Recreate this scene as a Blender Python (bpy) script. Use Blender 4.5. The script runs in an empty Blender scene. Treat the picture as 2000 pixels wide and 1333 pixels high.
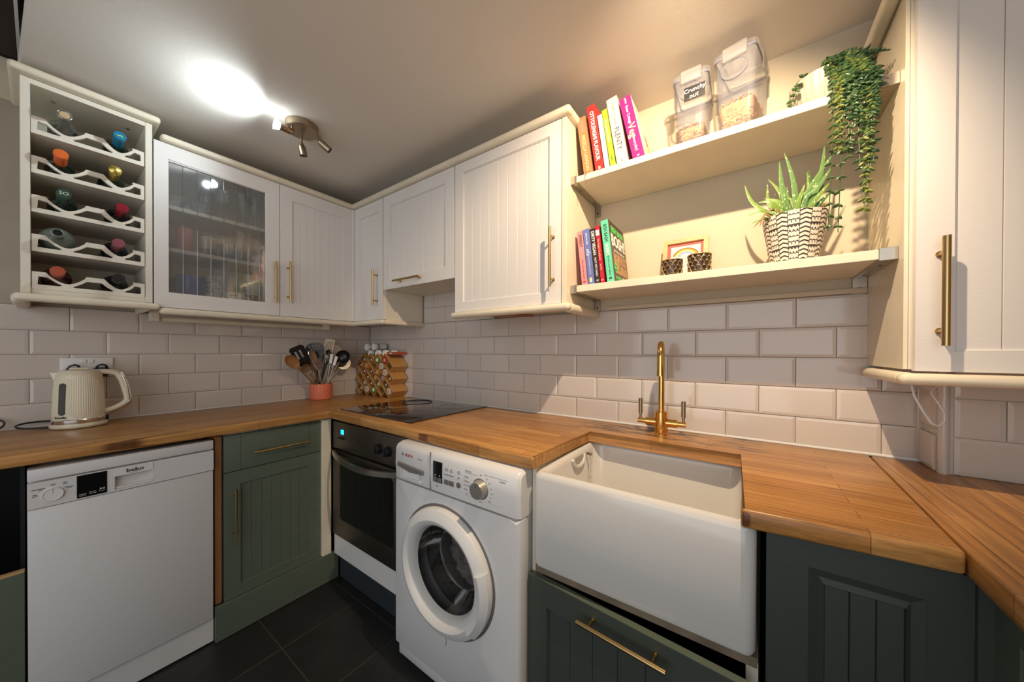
import bpy, bmesh, math, random
from mathutils import Matrix, Vector
random.seed(7)
pi = math.pi
sc = bpy.context.scene
COL = sc.collection

# ------------------------------------------------------------------ camera
cd = bpy.data.cameras.new('camera'); cam = bpy.data.objects.new('camera', cd); COL.objects.link(cam)
YAW, PITCH, ROLL = -0.61474879, -0.00526691, 0.00247121
f = Vector((math.sin(YAW)*math.cos(PITCH), math.cos(YAW)*math.cos(PITCH), math.sin(PITCH)))
r = Vector((math.cos(YAW), -math.sin(YAW), 0)); u = r.cross(f)
r2 = r*math.cos(ROLL)+u*math.sin(ROLL); u2 = -r*math.sin(ROLL)+u*math.cos(ROLL)
cam.matrix_world = Matrix(((r2.x, u2.x, -f.x, 2.41119), (r2.y, u2.y, -f.y, -1.49122), (r2.z, u2.z, -f.z, 1.23902), (0, 0, 0, 1)))
cd.sensor_width = 36; cd.lens = 650.67665/2000*36; cd.shift_y = 23.169/2000; cd.clip_start = 0.02
sc.camera = cam

# ------------------------------------------------------------------ light
sc.view_settings.view_transform = 'Standard'; sc.view_settings.look = 'None'
sc.view_settings.gamma = 1; sc.view_settings.use_curve_mapping = False
sc.view_settings.exposure = 0.24
w = bpy.data.worlds.new('world'); sc.world = w; w.use_nodes = True
w.node_tree.nodes['Background'].inputs[0].default_value = (1.0, 0.96, 0.93, 1)
w.node_tree.nodes['Background'].inputs[1].default_value = 0.225
def light(name, kind, loc, energy, col, **k):
    l = bpy.data.lights.new(name, kind); l.energy = energy; l.color = col
    for a, b in k.items(): setattr(l, a, b)
    o = bpy.data.objects.new(name, l); o.location = loc; COL.objects.link(o); return o
def aim(o, t):
    o.rotation_euler = (Vector(t)-o.location).to_track_quat('-Z', 'Y').to_euler()
wl_ = light('warm_spot_lamp', 'SPOT', (2.40, -0.80, 2.215), 66, (1.0, 0.77, 0.52), shadow_soft_size=0.011, spot_size=math.radians(114), spot_blend=.60); aim(wl_, (2.05, 0, 1.45))
# soft fill added behind the camera to brighten the room evenly
a = light('fill_light', 'AREA', (2.3, -2.95, 1.5), 30, (0.92, 0.96, 1.0), shape='RECTANGLE', size=3.0, size_y=2.2); aim(a, (.7, -.5, 1.75))

# ------------------------------------------------------------------ helpers
def T(x, y, z): return Matrix.Translation((x, y, z))
def fr(o, U, V, W):
    return Matrix(((U[0], V[0], W[0], o[0]), (U[1], V[1], W[1], o[1]), (U[2], V[2], W[2], o[2]), (0, 0, 0, 1)))
def FA(x, y, z): return fr((x, y, z), (0, 1, 0), (0, 0, 1), (1, 0, 0))      # fronts that face +X
def FB(x, y, z): return fr((x, y, z), (1, 0, 0), (0, 0, 1), (0, -1, 0))     # fronts that face -Y
def FC(x, y, z): return fr((x, y, z), (0, -1, 0), (0, 0, 1), (-1, 0, 0))    # fronts that face -X
def RZ(a): return Matrix.Rotation(a, 4, 'Z')
def RX(a): return Matrix.Rotation(a, 4, 'X')
def RY(a): return Matrix.Rotation(a, 4, 'Y')
def zalign(d):
    return Vector(d).normalized().to_track_quat('Z', 'Y').to_matrix().to_4x4()

class MB:
    def __init__(s, M=None): s.bm = bmesh.new(); s.M = M.copy() if M else Matrix.Identity(4)
    def _v(s, p): return s.bm.verts.new(s.M @ Vector(p))
    def box(s, x0, x1, y0, y1, z0, z1, bev=0, seg=2):
        v = [s._v((x, y, z)) for x in (x0, x1) for y in (y0, y1) for z in (z0, z1)]
        fs = [s.bm.faces.new([v[i] for i in q]) for q in ((0, 1, 3, 2), (4, 6, 7, 5), (0, 4, 5, 1), (2, 3, 7, 6), (0, 2, 6, 4), (1, 5, 7, 3))]
        if bev:
            es = list({e for g in fs for e in g.edges})
            bmesh.ops.bevel(s.bm, geom=es, offset=bev, segments=seg, profile=0.5, affect='EDGES')
        return s
    def rings(s, rs, cap0=True, cap1=True, closed=True):
        rr = [[s._v(p) for p in q] for q in rs]; n = len(rr[0])
        for a, b in zip(rr, rr[1:]):
            for i in range(n if closed else n-1):
                j = (i+1) % n
                try: s.bm.faces.new((a[i], a[j], b[j], b[i]))
                except ValueError: pass
        if cap0: s.bm.faces.new(list(reversed(rr[0])))
        if cap1: s.bm.faces.new(rr[-1])
        return s
    def lathe(s, prof, n=32, c=(0, 0, 0), mod=None, cap0=True, cap1=True):
        rs = []
        for rad, h in prof:
            rs.append([(c[0]+math.cos(2*pi*i/n)*rad*(mod(2*pi*i/n, h) if mod else 1), c[1]+math.sin(2*pi*i/n)*rad*(mod(2*pi*i/n, h) if mod else 1), c[2]+h) for i in range(n)])
        return s.rings(rs, cap0, cap1)
    def cyl(s, p0, p1, r0, r1=None, n=16):
        p0 = Vector(p0); p1 = Vector(p1); r1 = r0 if r1 is None else r1
        R = zalign(p1-p0); L = (p1-p0).length
        return s.rings([[T(*p0) @ R @ Vector((math.cos(2*pi*i/n)*q, math.sin(2*pi*i/n)*q, h)) for i in range(n)] for q, h in ((r0, 0), (r1, L))])
    def tube(s, path, rad, n=8, flat=1.0, closed=False, up=None):
        P = [Vector(p) for p in path]; rs = []; N = len(P)
        prev = None
        for k, p in enumerate(P):
            if closed: d = P[(k+1) % N]-P[k-1]
            else: d = P[min(k+1, N-1)]-P[max(k-1, 0)]
            d.normalize()
            if up: a = Vector(up)
            else:
                a = prev if prev else (Vector((0, 0, 1)) if abs(d.z) < .9 else Vector((1, 0, 0)))
            x = (a-d*a.dot(d)).normalized(); y = d.cross(x); prev = x
            q = rad[k] if isinstance(rad, (list, tuple)) else rad
            rs.append([p+x*math.cos(2*pi*i/n)*q+y*math.sin(2*pi*i/n)*q*flat for i in range(n)])
        if closed: rs.append(rs[0]); return s.rings(rs, False, False)
        return s.rings(rs)
    def rrect(s, secs, seg=5, cap0=True, cap1=True):
        """lofted rounded rectangles: (cx, cy, hx, hy, rad, z)"""
        rs = []
        for cx, cy, hx, hy, rad, z in secs:
            q = []
            for sx, sy, a0 in ((1, 1, 0), (-1, 1, pi/2), (-1, -1, pi), (1, -1, 3*pi/2)):
                for k in range(seg+1):
                    a = a0+pi/2*k/seg
                    q.append((cx+sx*(hx-rad)+rad*math.cos(a), cy+sy*(hy-rad)+rad*math.sin(a), z))
            rs.append(q)
        return s.rings(rs, cap0, cap1)
    def prism(s, poly, z0, z1, bev=0, seg=3):
        a = [s._v((p[0], p[1], z0)) for p in poly]; b = [s._v((p[0], p[1], z1)) for p in poly]; n = len(poly)
        fs = [s.bm.faces.new(list(reversed(a))), s.bm.faces.new(b)]
        for i in range(n): fs.append(s.bm.faces.new((a[i], a[(i+1) % n], b[(i+1) % n], b[i])))
        if bev:
            bmesh.ops.bevel(s.bm, geom=list({e for g in fs for e in g.edges}), offset=bev, segments=seg, profile=0.5, affect='EDGES')
        return s
    def ball(s, c, rx, ry=None, rz=None, n=10, R=None):
        ry = ry or rx; rz = rz or rx; m = max(4, n//2); rs = []
        for k in range(m+1):
            t = pi*k/m; q = max(math.sin(t), 1e-3)
            ring = []
            for i in range(n):
                v = Vector((rx*q*math.cos(2*pi*i/n), ry*q*math.sin(2*pi*i/n), -rz*math.cos(t)))
                if R: v = R @ v
                ring.append(Vector(c)+v)
            rs.append(ring)
        return s.rings(rs)
    def quad(s, *p): s.bm.faces.new([s._v(q) for q in p]); return s
    def curve2d(s, splines, w0, w1, bev=0):
        """filled flat outline with holes, in the (u,v) plane, from w0 to w1"""
        cu = bpy.data.curves.new('c', 'CURVE'); cu.dimensions = '2D'; cu.fill_mode = 'BOTH'
        for pts in splines:
            sp = cu.splines.new('POLY'); sp.points.add(len(pts)-1); sp.use_cyclic_u = True
            for i, p in enumerate(pts): sp.points[i].co = (p[0], p[1], 0, 1)
        cu.extrude = (w1-w0)/2
        o = bpy.data.objects.new('c', cu); me = bpy.data.meshes.new_from_object(o)
        me.transform(s.M @ T(0, 0, (w0+w1)/2)); s.bm.from_mesh(me)
        bpy.data.objects.remove(o); bpy.data.curves.remove(cu); bpy.data.meshes.remove(me)
        return s
    def mesh(s, name):
        bmesh.ops.recalc_face_normals(s.bm, faces=s.bm.faces)
        me = bpy.data.meshes.new(name); s.bm.to_mesh(me); s.bm.free(); return me

LOC = {}
def thing(name, label, cat, loc=(0, 0, 0), group=None):
    o = bpy.data.objects.new(name, None); o.location = loc; o.empty_display_size = .05; COL.objects.link(o)
    o['label'] = label; o['category'] = cat
    if group: o['group'] = group
    LOC[o] = Vector(loc); return o
def finish(me, mats, smooth=35):
    for m in (mats if isinstance(mats, (list, tuple)) else [mats]): me.materials.append(m)
    if smooth:
        me.shade_smooth()
        try: me.set_sharp_from_angle(angle=math.radians(smooth))
        except Exception: pass
def part(name, mb, mat, parent, label=None, stuff=False, smooth=35):
    me = mb.mesh(name) if isinstance(mb, MB) else mb
    L = LOC.get(parent, Vector((0, 0, 0)))
    me.transform(T(*(-L))); finish(me, mat, smooth)
    o = bpy.data.objects.new(name, me); COL.objects.link(o); o.parent = parent; LOC[o] = L
    if label: o['label'] = label
    if stuff: o['kind'] = 'stuff'
    return o
def single(name, mb, mat, label, cat, loc=(0, 0, 0), group=None, stuff=False, smooth=35):
    me = mb.mesh(name); me.transform(T(*(-Vector(loc)))); finish(me, mat, smooth)
    o = bpy.data.objects.new(name, me); o.location = loc; COL.objects.link(o); LOC[o] = Vector(loc)
    o['label'] = label; o['category'] = cat
    if group: o['group'] = group
    if stuff: o['kind'] = 'stuff'
    return o
def struct(name, mb, mat, label, cat, smooth=35):
    o = single(name, mb, mat, label, cat, smooth=smooth); o['kind'] = 'structure'; return o
def text_mesh(s, size, M, align='CENTER', ext=0.00025, sx=1.0, bold=0.0, shear=0):
    cu = bpy.data.curves.new('t', 'FONT'); cu.body = s; cu.size = size; cu.align_x = align; cu.align_y = 'CENTER'
    cu.extrude = ext; cu.resolution_u = 2; cu.offset = bold; cu.shear = shear
    o = bpy.data.objects.new('t', cu); me = bpy.data.meshes.new_from_object(o)
    me.transform(M @ Matrix.Diagonal((sx, 1, 1, 1)))
    bpy.data.objects.remove(o); bpy.data.curves.remove(cu); return me
def texts(items, mat, parent, name='lettering', label=None):
    """items: (string, size, matrix, kwargs) joined into one mesh of print"""
    mb = MB()
    for it in items:
        me = text_mesh(it[0], it[1], it[2], **(it[3] if len(it) > 3 else {})); mb.bm.from_mesh(me); bpy.data.meshes.remove(me)
    me = bpy.data.meshes.new(name); mb.bm.to_mesh(me); mb.bm.free()
    return part(name, me, mat, parent, label, smooth=0)

# ------------------------------------------------------------------ materials
def mat(name, col, rough=.5, metal=0, bump=0, bscale=60, var=0, vscale=8, spec=.5, emit=0, coat=0, stretch=None, trans=0):
    m = bpy.data.materials.new(name); m.use_nodes = True; nt = m.node_tree; b = nt.nodes['Principled BSDF']
    b.inputs['Base Color'].default_value = (*col, 1); b.inputs['Roughness'].default_value = rough
    b.inputs['Metallic'].default_value = metal; b.inputs['Specular IOR Level'].default_value = spec
    b.inputs['Coat Weight'].default_value = coat; b.inputs['Coat Roughness'].default_value = .08
    if emit: b.inputs['Emission Color'].default_value = (*col, 1); b.inputs['Emission Strength'].default_value = emit
    if bump or var:
        tc = nt.nodes.new('ShaderNodeTexCoord'); mp = nt.nodes.new('ShaderNodeMapping'); nt.links.new(tc.outputs['Object'], mp.inputs[0])
        if stretch: mp.inputs['Scale'].default_value = stretch
    if var:
        n = nt.nodes.new('ShaderNodeTexNoise'); n.inputs['Scale'].default_value = vscale; n.inputs['Detail'].default_value = 5
        nt.links.new(mp.outputs[0], n.inputs['Vector'])
        mr = nt.nodes.new('ShaderNodeMapRange'); mr.inputs[1].default_value = .3; mr.inputs[2].default_value = .7
        mr.inputs[3].default_value = 1-var; mr.inputs[4].default_value = 1+var*.6; nt.links.new(n.outputs[0], mr.inputs[0])
        mx = nt.nodes.new('ShaderNodeVectorMath'); mx.operation = 'SCALE'; mx.inputs[0].default_value = col
        nt.links.new(mr.outputs[0], mx.inputs['Scale']); nt.links.new(mx.outputs[0], b.inputs['Base Color'])
    if bump:
        n = nt.nodes.new('ShaderNodeTexNoise'); n.inputs['Scale'].default_value = bscale; n.inputs['Detail'].default_value = 4
        nt.links.new(mp.outputs[0], n.inputs['Vector'])
        bp = nt.nodes.new('ShaderNodeBump'); bp.inputs['Strength'].default_value = bump; bp.inputs['Distance'].default_value = .002
        nt.links.new(n.outputs[0], bp.inputs['Height']); nt.links.new(bp.outputs[0], b.inputs['Normal'])
    return m
def glassy(name, tint=(.95, .97, .96), gloss=.12, rough=.03, dens=None, dcol=(.8, .8, .8)):
    """thin clear sheet: see-through with a fresnel sheen; dens mixes in a faint milky body"""
    m = bpy.data.materials.new(name); m.use_nodes = True; nt = m.node_tree; nt.nodes.remove(nt.nodes['Principled BSDF'])
    out = nt.nodes['Material Output']; t = nt.nodes.new('ShaderNodeBsdfTransparent'); t.inputs[0].default_value = (*tint, 1)
    g = nt.nodes.new('ShaderNodeBsdfGlossy'); g.inputs['Roughness'].default_value = rough
    lw = nt.nodes.new('ShaderNodeLayerWeight'); lw.inputs[0].default_value = .35
    mr = nt.nodes.new('ShaderNodeMapRange'); mr.inputs[3].default_value = gloss*.35; mr.inputs[4].default_value = min(1, gloss*5)
    nt.links.new(lw.outputs['Fresnel'], mr.inputs[0])
    mx = nt.nodes.new('ShaderNodeMixShader'); nt.links.new(mr.outputs[0], mx.inputs[0])
    nt.links.new(t.outputs[0], mx.inputs[1]); nt.links.new(g.outputs[0], mx.inputs[2]); last = mx
    if dens:
        d = nt.nodes.new('ShaderNodeBsdfDiffuse'); d.inputs[0].default_value = (*dcol, 1)
        m2 = nt.nodes.new('ShaderNodeMixShader'); m2.inputs[0].default_value = dens
        nt.links.new(mx.outputs[0], m2.inputs[1]); nt.links.new(d.outputs[0], m2.inputs[2]); last = m2
    nt.links.new(last.outputs[0], out.inputs[0]); return m
def oak(name, axis='X', dark=1.0, border=False):
    """butcher-block oak: narrow glued staves along one axis, fine grain along it"""
    m = bpy.data.materials.new(name); m.use_nodes = True; nt = m.node_tree; b = nt.nodes['Principled BSDF']; N = nt.nodes.new; L = nt.links.new
    tc = N('ShaderNodeTexCoord'); mp = N('ShaderNodeMapping'); L(tc.outputs['Object'], mp.inputs[0])
    mp.inputs['Location'].default_value = (0, .015, 0)
    if axis == 'Y': mp.inputs['Rotation'].default_value = (0, 0, pi/2)
    br = N('ShaderNodeTexBrick'); L(mp.outputs[0], br.inputs['Vector']); br.offset = .37; br.offset_frequency = 2
    br.inputs['Scale'].default_value = 1; br.inputs['Brick Width'].default_value = .46; br.inputs['Row Height'].default_value = .041
    br.inputs['Mortar Size'].default_value = .0009; br.inputs['Mortar Smooth'].default_value = .6; br.inputs['Bias'].default_value = 0
    k = dark
    br.inputs['Color1'].default_value = (.53*k, .268*k, .082*k, 1); br.inputs['Color2'].default_value = (.39*k, .170*k, .043*k, 1); br.inputs['Mortar'].default_value = (.15*k, .055*k, .015*k, 1)
    m2 = N('ShaderNodeMapping'); m2.inputs['Scale'].default_value = (3, 75, 60); L(mp.outputs[0], m2.inputs[0])
    n = N('ShaderNodeTexNoise'); n.inputs['Scale'].default_value = 1.6; n.inputs['Detail'].default_value = 6; n.inputs['Roughness'].default_value = .65; L(m2.outputs[0], n.inputs['Vector'])
    mr = N('ShaderNodeMapRange'); mr.inputs[1].default_value = .32; mr.inputs[2].default_value = .68; mr.inputs[3].default_value = .58; mr.inputs[4].default_value = 1.25; L(n.outputs[0], mr.inputs[0])
    vm = N('ShaderNodeVectorMath'); vm.operation = 'SCALE'; L(br.outputs['Color'], vm.inputs[0]); L(mr.outputs[0], vm.inputs['Scale'])
    # worn stains: dark flecks that stay put
    m3 = N('ShaderNodeMapping'); m3.inputs['Scale'].default_value = (5, 60, 5); L(mp.outputs[0], m3.inputs[0])
    n2 = N('ShaderNodeTexNoise'); n2.inputs['Scale'].default_value = 1.0; n2.inputs['Detail'].default_value = 7; L(m3.outputs[0], n2.inputs['Vector'])
    r2_ = N('ShaderNodeMapRange'); r2_.inputs[1].default_value = .80; r2_.inputs[2].default_value = .88; r2_.inputs[3].default_value = 0; r2_.inputs[4].default_value = .55; L(n2.outputs[0], r2_.inputs[0])
    mx = N('ShaderNodeMix'); mx.data_type = 'RGBA'; L(r2_.outputs[0], mx.inputs['Factor']); L(vm.outputs[0], mx.inputs['A']); mx.inputs['B'].default_value = (.10, .045, .02, 1)
    last = mx.outputs['Result']
    if border:   # black water stain in the wood behind the tap
        sx = N('ShaderNodeSeparateXYZ'); L(tc.outputs['Object'], sx.inputs[0])
        def band(sock, a, b_, s):
            p = N('ShaderNodeMapRange'); p.interpolation_type = 'SMOOTHSTEP'; p.inputs[1].default_value = a; p.inputs[2].default_value = a+s; L(sock, p.inputs[0])
            q = N('ShaderNodeMapRange'); q.interpolation_type = 'SMOOTHSTEP'; q.inputs[1].default_value = b_-s; q.inputs[2].default_value = b_; q.inputs[3].default_value = 1; q.inputs[4].default_value = 0; L(sock, q.inputs[0])
            z = N('ShaderNodeMath'); z.operation = 'MULTIPLY'; L(p.outputs[0], z.inputs[0]); L(q.outputs[0], z.inputs[1]); return z.outputs[0]
        bx = band(sx.outputs[0], 1.78, 2.50, .12); by = band(sx.outputs[1], -.215, .08, .07)
        z = N('ShaderNodeMath'); z.operation = 'MULTIPLY'; L(bx, z.inputs[0]); L(by, z.inputs[1])
        m4 = N('ShaderNodeMapping'); m4.inputs['Scale'].default_value = (9, 60, 20); L(tc.outputs['Object'], m4.inputs[0])
        n3 = N('ShaderNodeTexNoise'); n3.inputs['Scale'].default_value = 1; n3.inputs['Detail'].default_value = 8; n3.inputs['Roughness'].default_value = .7; L(m4.outputs[0], n3.inputs['Vector'])
        r3 = N('ShaderNodeMapRange'); r3.inputs[1].default_value = .485; r3.inputs[2].default_value = .55; L(n3.outputs[0], r3.inputs[0])
        z2 = N('ShaderNodeMath'); z2.operation = 'MULTIPLY'; L(z.outputs[0], z2.inputs[0]); L(r3.outputs[0], z2.inputs[1])
        my = N('ShaderNodeMix'); my.data_type = 'RGBA'; L(z2.outputs[0], my.inputs['Factor']); L(last, my.inputs['A']); my.inputs['B'].default_value = (.035, .02, .012, 1); last = my.outputs['Result']
    L(last, b.inputs['Base Color']); b.inputs['Roughness'].default_value = .34
    bp = N('ShaderNodeBump'); bp.inputs['Strength'].default_value = .12; bp.inputs['Distance'].default_value = .001; L(n.outputs[0], bp.inputs['Height']); L(bp.outputs[0], b.inputs['Normal'])
    return m
def banded(name, base, line, ncol, pitch, width=.18, zig=.5, zig2=False, rough=.5):
    """print on a round pot: columns of chevron lines around the axis, a thin line between columns"""
    m = bpy.data.materials.new(name); m.use_nodes = True; nt = m.node_tree; b = nt.nodes['Principled BSDF']; N = nt.nodes.new; L = nt.links.new
    def mth(op, x, y=None, c=None):
        q = N('ShaderNodeMath'); q.operation = op
        for i, v in enumerate((x, y, c)):
            if v is None: continue
            if isinstance(v, (int, float)): q.inputs[i].default_value = v
            else: L(v, q.inputs[i])
        return q.outputs[0]
    tc = N('ShaderNodeTexCoord'); s = N('ShaderNodeSeparateXYZ'); L(tc.outputs['Object'], s.inputs[0])
    ang = mth('ARCTAN2', s.outputs[1], s.outputs[0]); col = mth('MULTIPLY', ang, ncol/(2*pi)); col = mth('ADD', col, 40.0)
    fc = mth('FRACT', col); d = mth('ABSOLUTE', mth('SUBTRACT', fc, .5))
    t = mth('MULTIPLY', s.outputs[2], 1/pitch)
    chev = mth('FRACT', mth('ADD', mth('ADD', t, mth('MULTIPLY', d, zig*2)), 20.0))
    l1 = mth('LESS_THAN', chev, width)
    if zig2:   # every other column carries a meander instead of plain chevrons
        even = mth('GREATER_THAN', mth('FRACT', mth('MULTIPLY', mth('FLOOR', col), .5)), .25)
        dd = mth('PINGPONG', mth('MULTIPLY', d, 3.0), .5)
        alt = mth('FRACT', mth('ADD', mth('ADD', mth('MULTIPLY', t, .8), mth('MULTIPLY', mth('PINGPONG', mth('MULTIPLY', t, 1.0), .5), mth('MULTIPLY', dd, 2.2))), 20.0))
        l2 = mth('LESS_THAN', alt, width*.9)
        l1 = mth('ADD', mth('MULTIPLY', l1, mth('SUBTRACT', 1.0, even)), mth('MULTIPLY', l2, even))
    edge = mth('GREATER_THAN', d, .47 if zig2 else .488)
    if not zig2: edge = mth('MAXIMUM', edge, mth('LESS_THAN', d, .014))
    k = mth('MINIMUM', mth('ADD', l1, edge), 1.0)
    mx = N('ShaderNodeMix'); mx.data_type = 'RGBA'; L(k, mx.inputs['Factor']); mx.inputs['A'].default_value = (*base, 1); mx.inputs['B'].default_value = (*line, 1)
    L(mx.outputs['Result'], b.inputs['Base Color']); b.inputs['Roughness'].default_value = rough
    return m

M = {}
M['door'] = mat('white_door_paint', (.74, .70, .665), .42, bump=.10, bscale=45, stretch=(1, 1, 6))
M['cream'] = mat('cream_paint', (.74, .66, .51), .38, var=.06, vscale=9)
M['carcass'] = mat('cream_board', (.73, .67, .56), .45)
M['tile'] = mat('white_glazed_tile', (.63, .565, .51), .10, spec=.55)
M['tile_b'] = mat('white_glazed_tile_soft', (.60, .54, .49), .13, spec=.55)
M['grout'] = mat('grout', (.30, .23, .18), .9, bump=.3, bscale=200)
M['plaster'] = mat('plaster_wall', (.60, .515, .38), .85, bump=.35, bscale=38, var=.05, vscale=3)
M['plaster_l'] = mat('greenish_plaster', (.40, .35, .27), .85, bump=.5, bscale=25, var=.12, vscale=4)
M['ceil'] = mat('ceiling_paint', (.72, .66, .585), .9, bump=.16, bscale=60)
M['oakx'] = oak('oak_worktop_x', 'X', 1.0, True); M['oaky'] = oak('oak_worktop_y', 'Y', .97)
M['oakd'] = mat('stained_oak', (.27, .12, .045), .5, var=.35, vscale=4, stretch=(8, 8, 1))
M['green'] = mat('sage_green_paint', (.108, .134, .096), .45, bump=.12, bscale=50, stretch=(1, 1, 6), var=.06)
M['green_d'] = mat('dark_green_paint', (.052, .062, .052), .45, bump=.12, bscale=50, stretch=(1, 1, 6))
M['brass'] = mat('brushed_brass', (.50, .345, .155), .28, 1)
M['gold'] = mat('polished_brass', (.80, .50, .17), .12, 1, bump=.04, bscale=120)
M['antique'] = mat('antique_brass', (.36, .29, .20), .35, 1)
M['steel'] = mat('brushed_steel', (.42, .38, .34), .32, 1, var=.1, vscale=20)
M['steel_d'] = mat('dark_steel', (.13, .105, .085), .38, .85, var=.15, vscale=15)
M['nickel'] = mat('nickel_bracket', (.50, .45, .38), .3, 1)
M['chrome'] = mat('chrome', (.8, .8, .8), .08, 1)
M['white'] = mat('white_enamel', (.70, .69, .69), .28)
M['white2'] = mat('white_plastic', (.72, .71, .69), .35)
M['dw'] = mat('white_appliance', (.68, .665, .66), .35)
M['ceramic'] = mat('fireclay_white', (.68, .655, .62), .12, spec=.6)
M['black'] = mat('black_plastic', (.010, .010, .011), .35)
M['blackg'] = mat('black_glass', (.006, .005, .006), .06, spec=.6)
M['hob'] = mat('ceramic_hob_glass', (.010, .006, .009), .05, spec=.9, coat=.5)
M['void'] = mat('dark_recess', (.006, .005, .005), .9)
M['slate'] = mat('black_slate_tile', (.018, .017, .017), .42, bump=.5, bscale=18, var=.35, vscale=7)
M['fgrout'] = mat('floor_grout', (.13, .115, .10), .9)
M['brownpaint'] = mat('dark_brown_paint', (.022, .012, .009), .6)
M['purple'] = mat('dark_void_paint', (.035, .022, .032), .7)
M['ink'] = mat('dark_print', (.03, .03, .03), .6); M['inkg'] = mat('grey_print', (.22, .21, .21), .6)
M['inkw'] = mat('white_print', (.85, .83, .80), .6); M['inkr'] = mat('red_print', (.45, .02, .03), .6)
M['grey'] = mat('grey_plastic', (.16, .145, .14), .4)
M['lcd'] = mat('cyan_clock_display', (.02, .75, .85), .4, emit=1.6)
M['glass'] = glassy('clear_glass', (.97, .99, .98), .25, .03, .12, (.6, .68, .68))
M['pane'] = glassy('cabinet_pane', (.985, .99, .988), .17, .05, .085, (.62, .70, .74))  # grey-blue diffuse share paints a bluish reflected haze into the pane
M['plastic'] = glassy('clear_plastic', (.96, .97, .99), .10, .12, .13, (.58, .60, .70))
M['seal'] = glassy('grey_seal', (.6, .62, .70), .1, .3, .6, (.26, .27, .34))
M['white_lid'] = glassy('clip_plastic', (.95, .95, .95), .14, .2, .14, (.7, .68, .68))

# ------------------------------------------------------------------ structure
mb = MB(); mb.box(-.1, 3.5, -3.2, .1, -.06, -.004)
floor = struct('floor', mb, M['fgrout'], 'dark slate tiled kitchen floor with pale grout lines', 'floor')
gx = [.84+.333*k for k in range(-2, 8)]; gy = [-.585-.33*k for k in range(-1, 7)]
tm = MB(); tm.box(-.1645, .1645, -.163, .163, -.004, 0, .0012, 1); tm = tm.mesh('floor_tile'); finish(tm, M['slate'])
for i in range(len(gx)-1):
    for j in range(len(gy)-1):
        if gx[i] < .1 and gy[j] < -1.6: continue
        o = bpy.data.objects.new('floor_tile', tm); o.location = ((gx[i]+gx[i+1])/2, (gy[j]+gy[j+1])/2, 0); COL.objects.link(o); o.parent = floor
CZ = 2.271
mb = MB(); mb.prism([(-.1, .1), (3.5, .1), (3.5, -3.2), (1.6, -3.2), (1.6, -1.462), (.676, -1.508), (.285, -1.528), (-.1, -1.548)], CZ, CZ+.10)
struct('ceiling', mb, M['ceil'], 'low cream plaster ceiling, bright round the lit spotlight', 'ceiling')
mb = MB(); mb.box(-.1, 1.7, -1.5395, -1.5315, 2.40, 2.75)
struct('trim_1', mb, M['white2'], 'thin pale board edge above the bottle rack', 'trim')
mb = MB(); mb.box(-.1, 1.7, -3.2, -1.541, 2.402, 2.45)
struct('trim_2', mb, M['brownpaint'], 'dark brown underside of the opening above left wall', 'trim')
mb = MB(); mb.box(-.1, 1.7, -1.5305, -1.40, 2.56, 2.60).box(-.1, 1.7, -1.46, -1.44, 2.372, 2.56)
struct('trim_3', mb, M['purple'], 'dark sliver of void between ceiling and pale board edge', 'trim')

P, PZ = .2015, .1012
ZJ = [1.422, 1.321, 1.220, 1.1188, 1.0176, .9205]      # tile courses from the top
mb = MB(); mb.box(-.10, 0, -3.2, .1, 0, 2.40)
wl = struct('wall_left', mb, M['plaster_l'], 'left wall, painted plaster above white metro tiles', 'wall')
mb = MB(); mb.box(0, .003, -1.9, 0, .92, 1.424); part('grout', mb, M['grout'], wl)
mb = MB(FA(0, -1.9, 2.237)); mb.box(0, .5, -.004, .16, 0, .006, .002, 1); part('plaster_ledge', mb, M['plaster'], wl, 'paler cracked plaster strip')
mb = MB(); mb.box(-.1, 3.5, 0, .1, 0, 2.40)
wb = struct('wall_back', mb, M['plaster'], 'cream plaster wall over white metro tiles behind the sink', 'wall')
mb = MB(); mb.box(0, 2.83, -.003, 0, .92, 1.424).box(.6, 1.3, -.003, 0, 1.42, 1.626); part('grout', mb, M['grout'], wb)
TM = {}
def tile_mesh(wd, ht, m='tile'):
    k = (round(wd, 3), round(ht, 3), m)
    if k not in TM:
        b = MB(); x, y = wd/2, ht/2; e = min(.009, x*.45, y*.45)
        b.rings([[(-x, -y, 0), (x, -y, 0), (x, y, 0), (-x, y, 0)], [(-x, -y, .0045), (x, -y, .0045), (x, y, .0045), (-x, y, .0045)],
                 [(-x+e, -y+e, .0062), (x-e, -y+e, .0062), (x-e, y-e, .0062), (-x+e, y-e, .0062)]], False, True)
        me = b.mesh('wall_tile'); finish(me, M[m], 0); TM[k] = me
    return TM[k]
def put_tile(par, F, u0, u1, v0, v1):
    g = .0011; me = tile_mesh(u1-u0-2*g, v1-v0-2*g, random.choice(['tile', 'tile', 'tile_b']))
    o = bpy.data.objects.new('wall_tile', me); jit = Matrix.Rotation(random.uniform(-.006, .006), 4, 'X') @ Matrix.Rotation(random.uniform(-.006, .006), 4, 'Y')
    o.matrix_local = F @ T((u0+u1)/2, (v0+v1)/2, .0012) @ jit; COL.objects.link(o); o.parent = par
def course(par, F, u0, u1, v0, v1, off):
    k = math.floor((u0-off)/P); x = off+k*P
    while x < u1-1e-6:
        a, b = max(x, u0), min(x+P, u1)
        if b-a > .012: put_tile(par, F, a, b, v0, v1)
        x += P
for i in range(5):
    offA = -.208 if i % 2 == 0 else -.107; offB = .1286 if i % 2 == 0 else .1286+P/2
    course(wl, FA(0, 0, 0), -1.85, -.004, ZJ[i+1], ZJ[i], offA)
    course(wb, FB(0, 0, 0), .009, 2.822, ZJ[i+1], ZJ[i], offB)
for i in range(2):
    course(wb, FB(0, 0, 0), .64, 1.24, 1.422+i*.1012, 1.422+(i+1)*.1012, .1286+(P/2 if i % 2 == 0 else 0))
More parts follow.
